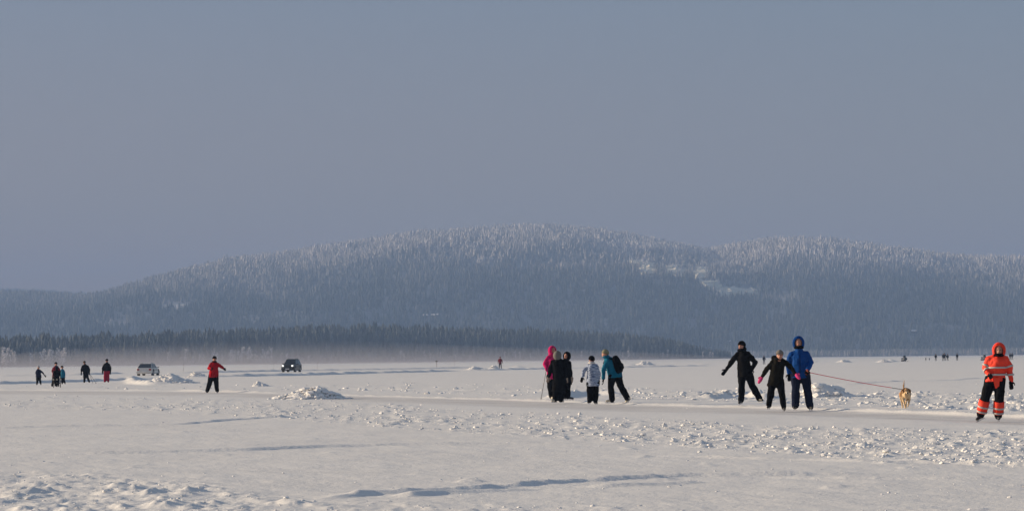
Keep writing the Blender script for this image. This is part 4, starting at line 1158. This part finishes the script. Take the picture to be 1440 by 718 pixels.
# --- tiny distant people: whole figures, too small for more parts
def tiny(px, py, h, col, label, group=None, pose='stand', jcol=None, sx=1.0):
    g = G(px, py)
    r = empty("person", (g.x, g.y, 0), -math.atan2(g.x, g.y) + R(random.uniform(-40, 40))); setp(r, label, "person", group)
    k = h / 1.75
    st = random.uniform(.06, .16)
    b = MB()
    lx = [-.09 - st * .5, .09 + st * .5]
    for q in (0, 1):
        b.tube([(lx[q] * .7 * k, 0, .88 * k), (lx[q] * k, 0, .46 * k), (lx[q] * 1.15 * k, .02, .07 * k)], [.10 * k, .075 * k, .06 * k], 8)
        b.tube([(lx[q] * 1.15 * k, 0, .05 * k), (lx[q] * 1.15 * k, -.16 * k, .045 * k)], [.05 * k, .04 * k], 6)
    b.remesh("trousers", col, r, .035, 1)
    b = MB()
    b.loft([(Vector((0, 0, z * k)), Vector((a_ * k, 0, 0)), Vector((0, c_ * k, 0))) for z, a_, c_ in ((.82, .19, .15), (1.0, .18, .14), (1.3, .22, .15), (1.45, .18, .11), (1.5, .08, .07))])
    for q in (-1, 1): b.tube([(q * .20 * k, 0, 1.4 * k), (q * (.27 + st * .3) * k, 0, 1.12 * k), (q * (.26 + st * .4) * k, -.08 * k, .86 * k)], [.065 * k, .06 * k, .05 * k], 8)
    b.remesh("jacket", jcol or col, r, .035, 1)
    b = MB(); b.ball((0, 0, 1.62 * k), (.095 * k, .1 * k, .13 * k)); b.tube([(0, 0, 1.45 * k), (0, 0, 1.58 * k)], [.06 * k, .05 * k]); b.remesh("body", K_SKIN, r, .03, 1)
    b = MB(); b.ball((0, .01 * k, 1.66 * k), (.108 * k, .115 * k, .12 * k)); b.obj("hat", jcol or col, r, True)
    return r
tiny(703.5, 519.2, 1.72, K_NAVY, "lone distant person in a maroon jacket standing beside the small bright snow heap", jcol=K_DRED)
tiny(1074.5, 512, 1.55, K_NAVY, "distant figure in black between the black clad skater and the grey beanie")
tiny(1030, 506, 1.3, K_BLACK2, "tiny distant figure just above the outstretched arm of the black clad skater")
for (px, py, h_, lb) in ((1302, 507.3, .8, "tiny child farthest left of the distant crowd on the right"), (1307, 507.0, .7, "second tiny child from the left of the distant crowd"),
                         (1316, 507.2, 1.55, "distant adult left of the pair in the crowd on the right"), (1326.5, 507.2, 1.6, "left one of the pair standing close together in the distant crowd"),
                         (1328.5, 507.0, 1.75, "right one of the pair standing close together in the distant crowd"), (1332.5, 507.2, 1.5, "distant person just right of the close pair"),
                         (1346, 506.7, 1.65, "distant person standing alone left of the orange suited skater"),
                         (1420.5, 505.6, 1.6, "left of two distant people at the right shoulder of the orange suited skater"), (1423.5, 505.4, 1.6, "right of two distant people at the right shoulder of the orange suited skater")):
    tiny(px, py, h_, K_BLACK2, lb, "distant people on the far ice")

# snowmobiles far out
K_DARKP = mat("dark_shell", (.02, .022, .025), .4)
def snowmobile(px, py, label, rz):
    g = G(px, py); r = empty("snowmobile", g, rz); setp(r, label, "snowmobile", "distant snowmobiles")
    b = MB(); b.loft([(Vector((0, -1.1, .45)), Vector((.2, 0, 0)), Vector((0, 0, .15))), (Vector((0, -.8, .55)), Vector((.42, 0, 0)), Vector((0, 0, .3))), (Vector((0, -.3, .7)), Vector((.38, 0, 0)), Vector((0, 0, .35))), (Vector((0, .0, .6)), Vector((.25, 0, 0)), Vector((0, 0, .25)))]); b.obj("cowl", K_DARKP, r, True)
    MB().box((0, .6, .62), (.4, 1.2, .26)).obj("seat", K_BLACK, r)
    MB().box((0, .4, .2), (.42, 1.9, .3)).obj("track", K_BLACK, r)
    MB().box((0, -.25, 1.1), (.5, .03, .35), Matrix.Rotation(R(-25), 3, 'X')).obj("windshield", K_DARKP, r)
    MB().tube([(-.35, 0, 1.02), (.35, 0, 1.02)], [.02, .02], 6).obj("handlebar", K_STEEL, r)
    for x_ in (-.42, .42):
        MB().tube([(x_, -1.4, .16), (x_, -1.2, .04), (x_, -.4, .04)], [.05, .06, .05], 6).obj("ski", K_STEEL, r)
snowmobile(1271.5, 508, "dark snowmobile-like shape far out above the running dog", R(12))
snowmobile(1384, 506.6, "dark low shape far out at the left shoulder of the orange suited skater", R(15))

# ================================================================== THE DOG AND ITS LEASH
K_FUR = mat("fawn_fur", (.40, .23, .11), .95, var=.2, vscale=9, bump=.4, bscale=60); K_FURL = mat("cream_fur", (.60, .43, .25), .95, var=.15, vscale=9, bump=.4, bscale=60); K_FURD = mat("brown_ear_fur", (.22, .11, .045), .95, var=.2, vscale=9)
g = G(1274.6, 574); ds = (574 - hor(1274.6)) / CAMH
dog = empty("dog", (g.x, g.y, hz(g.x, g.y)), -math.atan2(g.x, g.y) + R(5)); setp(dog, "fawn and cream dog running towards the camera with its tail up", "dog")
b = MB()
b.loft([(Vector(p), Vector((rx, 0, 0)), Vector((0, 0, rz_))) for p, rx, rz_ in (((0, -.12, .37), .05, .07), ((0, -.05, .37), .085, .12), ((0, .08, .37), .098, .135), ((0, .28, .385), .09, .115), ((0, .48, .41), .085, .095), ((0, .62, .41), .095, .105), ((0, .70, .40), .05, .06))])
b.tube([(0, .0, .42), (-.005, -.10, .46), (-.005, -.17, .47)], [.085, .07, .06], 10)
b.ball((-.005, -.21, .455), (.068, .075, .066)); b.tube([(-.005, -.25, .435), (0.0, -.345, .395)], [.040, .030], 8)
b.tube([(0, .66, .44), (0, .72, .55), (.01, .70, .66), (.012, .69, .72)], [.03, .022, .015, .009], 8)
# legs in mid stride: fore legs (elbow, wrist, paw), hind legs (knee high, hock low)
b.tube([(-.075, .02, .33), (-.085, .03, .22), (-.055, -.06, .12), (-.03, -.09, .025), (-.03, -.125, .02)], [.052, .034, .026, .023, .024], 8)
b.tube([(.075, .02, .33), (.085, .05, .23), (.06, -.02, .13), (.045, .03, .075), (.045, .03, .05)], [.052, .034, .026, .023, .024], 8)
b.tube([(-.07, .60, .36), (-.085, .50, .25), (-.06, .66, .15), (-.05, .60, .03), (-.05, .56, .02)], [.075, .045, .026, .022, .024], 8)
b.tube([(.07, .60, .36), (.085, .54, .24), (.06, .72, .17), (.05, .74, .05), (.05, .70, .03)], [.075, .045, .026, .022, .024], 8)
body = b.remesh("body", K_FUR, dog, .012, 2, fold=.006, ffreq=14)
body.data.materials.append(K_FURL)
for p in body.data.polygons:
    c = p.center
    if (c.z < .30 and abs(c.x) < .2) or (c.y < .0 and c.z < .41) or (c.y < -.26 and c.z < .45): p.material_index = 1
for q in (-1, 1):
    e_ = MB(); e_.tube([(q * .052 - .005, -.20, .50), (q * .088 - .005, -.21, .465), (q * .092 - .005, -.22, .405)], [.018, .030, .018], 8); e_.obj("ear", K_FURD, dog, True)
    e_ = MB(); e_.ball((q * .030 - .005, -.272, .470), (.011, .008, .011)); e_.obj("eye", K_EYE, dog, True)
e_ = MB(); e_.ball((0, -.372, .398), (.022, .016, .018)); e_.obj("nose", K_EYE, dog, True)
hn = MB(); pts = [(math.cos(t) * .128, .05 + .02 * math.sin(t), .37 + math.sin(t) * .155) for t in np.linspace(0, 2 * math.pi, 19)]
hn.tube(pts, [.011] * 19, 6, False); ho = hn.obj("harness", K_BLACK, dog, True)
K_LEASH = mat("red_leash", (.75, .02, .06), .6)
H0 = BL['root'].matrix_basis
bpy.context.view_layer.update()
hw_ = BL['root'].matrix_world @ (BL['P']['wr'] + Vector((-.02, -.06, -.06)))
dw = dog.matrix_world @ Vector((-.09, .05, .49))
le = empty("dog_leash", hw_); setp(le, "long red leash stretched from the blue jacketed man to the running dog", "leash")
def sag(a_, b_, s_, n=18): return [a_.lerp(b_, t) + Vector((0, 0, -s_ * 4 * t * (1 - t))) - hw_ for t in np.linspace(0, 1, n)]
pts = sag(hw_, dw, .02)
MB().tube(pts[:16], [.009] * 16, 6).obj("strap", K_LEASH, le, True)
MB().tube(pts[15:], [.008] * 3, 6).obj("rope_end", K_BLACK, le, True)
MB().box((0, 0, 0), (.05, .05, .13)).obj("handle", mat("leash_handle", (.75, .16, .07), .5), le)

# ================================================================== CARS
K_TYRE = mat("tyre", (.012, .012, .012), .9); K_RIM = mat("rim", (.30, .30, .31), .35, .8); K_GLASS = mat("car_glass", (.015, .02, .025), .08, spec=.6)
K_SILVER = mat("silver_paint", (.66, .64, .60), .35, .25, var=.05, vscale=2); K_DKPAINT = mat("dark_green_paint", (.010, .016, .018), .3, var=.1); K_TRIM = mat("black_trim", (.02, .02, .02), .6)
K_HL = mat("headlight_glass", (.8, .8, .78), .15, emit=((1, .97, .9), .9)); K_TL = mat("taillight_glass", (.30, .02, .02), .2); K_PLATE = mat("plate_white", (.7, .7, .7), .5); K_FROST = mat("road_frost", (.5, .5, .5), .9)
def rrect(y, hw_, zb, zt, r=.12, zc=None):
    """rounded cross-section at length position y"""
    pts = []
    for (cx_, cz_, a0) in ((hw_ - r, zt - r, 0), (-hw_ + r, zt - r, 90), (-hw_ + r, zb + r, 180), (hw_ - r, zb + r, 270)):
        for k in range(4):
            q = R(a0 + k * 30); pts.append(Vector((cx_ + r * math.cos(q), y, cz_ + r * math.sin(q))))
    return pts
def loft_sections(secs):
    mb = MB(); n = len(secs[0]); vs = [p for s_ in secs for p in s_]; fs = []
    for j in range(len(secs) - 1):
        for i in range(n): fs.append((j * n + i, j * n + (i + 1) % n, (j + 1) * n + (i + 1) % n, (j + 1) * n + i))
    fs.append(tuple(range(n))); fs.append(tuple((len(secs) - 1) * n + i for i in range(n)))
    return mb.add(vs, fs)
def car(px, py, rz, label, paint, L=4.4, W=1.76, H=1.42, belt=.92, suv=False, name="parked_car", cat="car"):
    """front of the car points to -Y before turning"""
    g = G(px, py); r = empty(name, (g.x, g.y, 0), -math.atan2(g.x, g.y) + rz); setp(r, label, cat)
    hw_ = W / 2; f0, b0 = -L / 2, L / 2; cl = .20 if not suv else .30
    bt = belt
    if suv: cl = .22
    if suv: secs = [(f0, hw_ - .12, cl + .1, bt - .12), (f0 + .12, hw_ - .03, cl, bt - .05), (f0 + 1.1, hw_, cl, bt + .02), (0, hw_, cl, bt + .02), (b0 - .15, hw_, cl, bt + .02), (b0, hw_ - .06, cl + .1, bt - .02)]
    else: secs = [(f0, hw_ - .18, cl + .08, bt - .30), (f0 + .15, hw_ - .05, cl, bt - .20), (f0 + 1.1, hw_, cl, bt - .03), (0, hw_, cl, bt), (b0 - .2, hw_ - .02, cl, bt + .02), (b0, hw_ - .10, cl + .12, bt - .06)]
    bd = loft_sections([rrect(y, w_, zb, zt) for y, w_, zb, zt in secs]); bo = bd.obj("body", paint, r, True)
    bv = bo.modifiers.new("w", 'WEIGHTED_NORMAL')
    cf, cb = (f0 + 1.05, b0 - .05) if suv else (f0 + 1.05, b0 - .12)
    rf, rb = (f0 + 1.85, b0 - .35) if suv else (f0 + 1.95, b0 - .95)
    tw = hw_ - (.30 if suv else .24)
    def cabp(y, wd, z): return [Vector((-wd, y, z)), Vector((wd, y, z))]
    A = cabp(cf, hw_ - .08, bt - .02); B = cabp(rf, tw, H - .04); Cc = cabp(rb, tw, H - .05); Dd = cabp(cb, hw_ - .10, bt - .02)
    mid = [Vector((s_ * (tw - .06), (rf + rb) / 2 + t, H)) for t in (-.35, .35) for s_ in (-1, 1)]
    mb = MB(); vs = [A[0], A[1], B[0], B[1], mid[0], mid[1], mid[2], mid[3], Cc[0], Cc[1], Dd[0], Dd[1]]
    mb.add(vs, [(0, 1, 3, 2), (2, 3, 5, 4), (4, 5, 7, 6), (6, 7, 9, 8), (8, 9, 11, 10), (0, 2, 4, 6, 8, 10), (1, 11, 9, 7, 5, 3)])
    co = mb.obj("roof", paint, r)
    bv = co.modifiers.new("b", 'BEVEL'); bv.width = .05; bv.segments = 3
    co.data.polygons.foreach_set("use_smooth", [True] * len(co.data.polygons))
    def pane(q, off, shr=.12, name="window"):
        c_ = sum(q, Vector()) / 4; n_ = (q[1] - q[0]).cross(q[3] - q[0]).normalized()
        if n_.dot(c_ - Vector((0, (cf + cb) / 2, (bt + H) / 2 - .3))) < 0: n_ = -n_
        q2 = [c_ + (p - c_) * (1 - shr) for p in q]
        MB().add([p + n_ * off for p in q2] + [p - n_ * .02 for p in q2], [(0, 1, 2, 3), (7, 6, 5, 4), (0, 4, 5, 1), (1, 5, 6, 2), (2, 6, 7, 3), (3, 7, 4, 0)]).obj(name, K_GLASS, r)
    pane([A[0], A[1], B[1], B[0]], .008, .10, "windscreen"); pane([Dd[0], Dd[1], Cc[1], Cc[0]], .008, .06, "rear_window")
    for s_ in (0, 1):
        m0 = A[s_].lerp(Dd[s_], .48); m1_ = B[s_].lerp(Cc[s_], .45)
        pane([A[s_].lerp(m0, .12), m0, m1_, B[s_]], .008, .12); pane([m0, Dd[s_], Cc[s_], m1_], .008, .12)
        sg = -1 if s_ == 0 else 1
        MB().box((sg * (hw_ + .06), cf + .35, bt + .06), (.14, .08, .12)).obj("mirror", K_TRIM, r)
        MB().box((sg * (hw_ + .004), .1, (bt + cl) / 2 + .1), (.012, 1.9, .05)).obj("side_moulding", K_TRIM, r)
        wr_ = .33 if not suv else .38
        for yy_ in (f0 + .85, b0 - .85):
            arch = MB().tube([(sg * (hw_ - .20), yy_, wr_ + .01), (sg * (hw_ + .003), yy_, wr_ + .01)], [wr_ + .07] * 2, 20, False); arch.obj("wheel_arch", K_TRIM, r)
            wo = MB().tube([(sg * (hw_ - .2), yy_, wr_), (sg * (hw_ + .012), yy_, wr_)], [wr_, wr_], 20, False).obj("wheel", K_TYRE, r)
            MB().tube([(sg * (hw_ - .1), yy_, wr_), (sg * (hw_ + .022), yy_, wr_)], [wr_ * .62] * 2, 14, False).obj("rim", K_RIM, wo)
    zl = bt - (.18 if suv else .36)
    for sg in (-1, 1):
        if suv: MB().ball((sg * (hw_ - .26), f0 + .02, zl - .02), (.15, .07, .12)).obj("headlight", K_HL, r, True)
        else: MB().box((sg * (hw_ - .32), f0 + .06, zl), (.36, .12, .14)).obj("headlight", K_HL, r)
        MB().box((sg * (hw_ - .22), b0 - .015, bt - .20), (.26, .10, .18)).obj("tail_light", K_TL, r)
        if suv: MB().ball((sg * (hw_ - .3), f0 - .06, cl + .2), (.10, .05, .08)).obj("fog_light", K_HL, r, True)
    MB().box((0, f0 - .03, cl + .17), (W - .1, .16, .2)).obj("bumper", K_TRIM if suv else paint, r)
    MB().box((0, b0 + .03, cl + .17), (W - .1, .16, .22)).obj("bumper", K_TRIM if suv else paint, r)
    MB().box((0, f0 - (0.01), zl - .02), (W - 1.0, .06, .22)).obj("grille", K_TRIM, r)
    MB().box((0, b0 + .12, cl + .30 if suv else bt - .33), (.50, .02, .12)).obj("number_plate", K_PLATE, r)
    MB().box((0, f0 - .12, cl + .2), (.50, .02, .11)).obj("number_plate", K_PLATE, r)
    for s_ in (-1, 1):
        MB().tube([(s_ * (tw - .10), rf + .2, H + .04), (s_ * (tw - .10), rb - .1, H + .035)], [.018, .018], 6).obj("roof_rail", K_TRIM, r)
    return r
car(208.5, 527.5, R(180 - 12), "silver car parked on the lake with its tail to the camera", K_SILVER, L=4.4, W=1.78, H=1.36, belt=.86)
car(410, 522.6, R(-14), "dark off-road car with two bright headlights facing the camera", K_DKPAINT, L=4.3, W=1.78, H=1.72, belt=1.02, suv=True, name="off_road_car", cat="off-road car")

# ================================================================== marker sticks and a sign on the ice
K_STICK = mat("stick_wood", (.16, .09, .07), .9, var=.2)
for (px, py, h_, lb) in ((3, 519.5, 1.3, "thin marker stick at the very left edge of the picture"), (258, 522, 1.1, "thin marker stick between the silver car and the red skater"),
                         (385, 520, 1.1, "thin marker stick left of the dark off-road car"), (446, 519.5, 1.2, "thin marker stick right of the dark off-road car"), (639, 516, 1.2, "thin marker stick left of the lone maroon person")):
    g = G(px, py); r = MB().tube([(0, 0, -.05), (.02, 0, h_)], [.018, .011], 6).obj("marker_stick", K_STICK, None, True); r.location = (g.x, g.y, 0); setp(r, lb, "marker stick", "marker sticks on the ice")
g = G(614, 517.5); r = empty("sign_post", (g.x, g.y, 0)); setp(r, "tiny low sign on a post beside the ploughed road in the middle distance", "sign")
MB().tube([(0, 0, 0), (0, 0, 1.1)], [.03, .03], 6).obj("post", K_STICK, r); MB().box((0, -.04, 1.15), (.36, .03, .16)).obj("board", K_TRIM, r)

# ================================================================== AIR
def vol_mat(name, col, dens, an=0.0):
    m = bpy.data.materials.new(name); m.use_nodes = True; t = m.node_tree
    for n in list(t.nodes):
        if n.type != 'OUTPUT_MATERIAL': t.nodes.remove(n)
    out = [n for n in t.nodes if n.type == 'OUTPUT_MATERIAL'][0]
    v = t.nodes.new("ShaderNodeVolumePrincipled")
    v.inputs["Color"].default_value = (*col, 1); v.inputs["Density"].default_value = dens; v.inputs["Anisotropy"].default_value = an
    t.links.new(v.outputs[0], out.inputs["Volume"])
    return m
hzb = MB(); hzb.box((0, 3750, 135), (9000, 8900, 278)); hazeo = hzb.obj("haze", vol_mat("haze", (.32, .49, .85), 2.6e-4)); setp(hazeo, "pale winter haze over the lake", "haze", kind="stuff")
def mist(c, rad, dens, label):
    b = MB(); b.ball(c, rad, None, 40, 20); o = b.obj("mist", vol_mat("mist", (.72, .77, 1.0), dens), None, True); setp(o, label, "mist", kind="stuff")
def mist_bank(c, rx, ry, h, px_, py_, dens, label):
    """a bank whose outline draws in with height, so that it thins out upwards"""
    n = 40; V = []; Fm = []; L = 12
    for j in range(L + 1):
        t = j / L; z = c[2] + h * t; fx = max(.004, (1 - t) ** px_); fy = max(.004, (1 - t) ** py_)
        for i in range(n):
            q = 2 * math.pi * i / n; wob = 1 + .12 * math.sin(3 * q + j * .3) + .08 * math.sin(7 * q)
            V.append((c[0] + rx * fx * math.cos(q) * wob, c[1] + ry * fy * math.sin(q) * wob, z))
    for j in range(L):
        for i in range(n): Fm.append((j * n + i, j * n + (i + 1) % n, (j + 1) * n + (i + 1) % n, (j + 1) * n + i))
    Fm.append(tuple(reversed(range(n)))); Fm.append(tuple(range(L * n, (L + 1) * n)))
    o = MB().add(V, Fm).obj("mist", vol_mat("mist", (.86, .84, .93), dens)); setp(o, label, "mist", kind="stuff")
mist_bank((-120, 1330, -.6), 225, 230, 13, .8, 1.9, 2.8e-3, "bank of pinkish ground mist in front of the wooded headland")
mist((420, 2900, -4), (900, 250, 12), 3e-4, "thin ground mist along the far shore on the right")
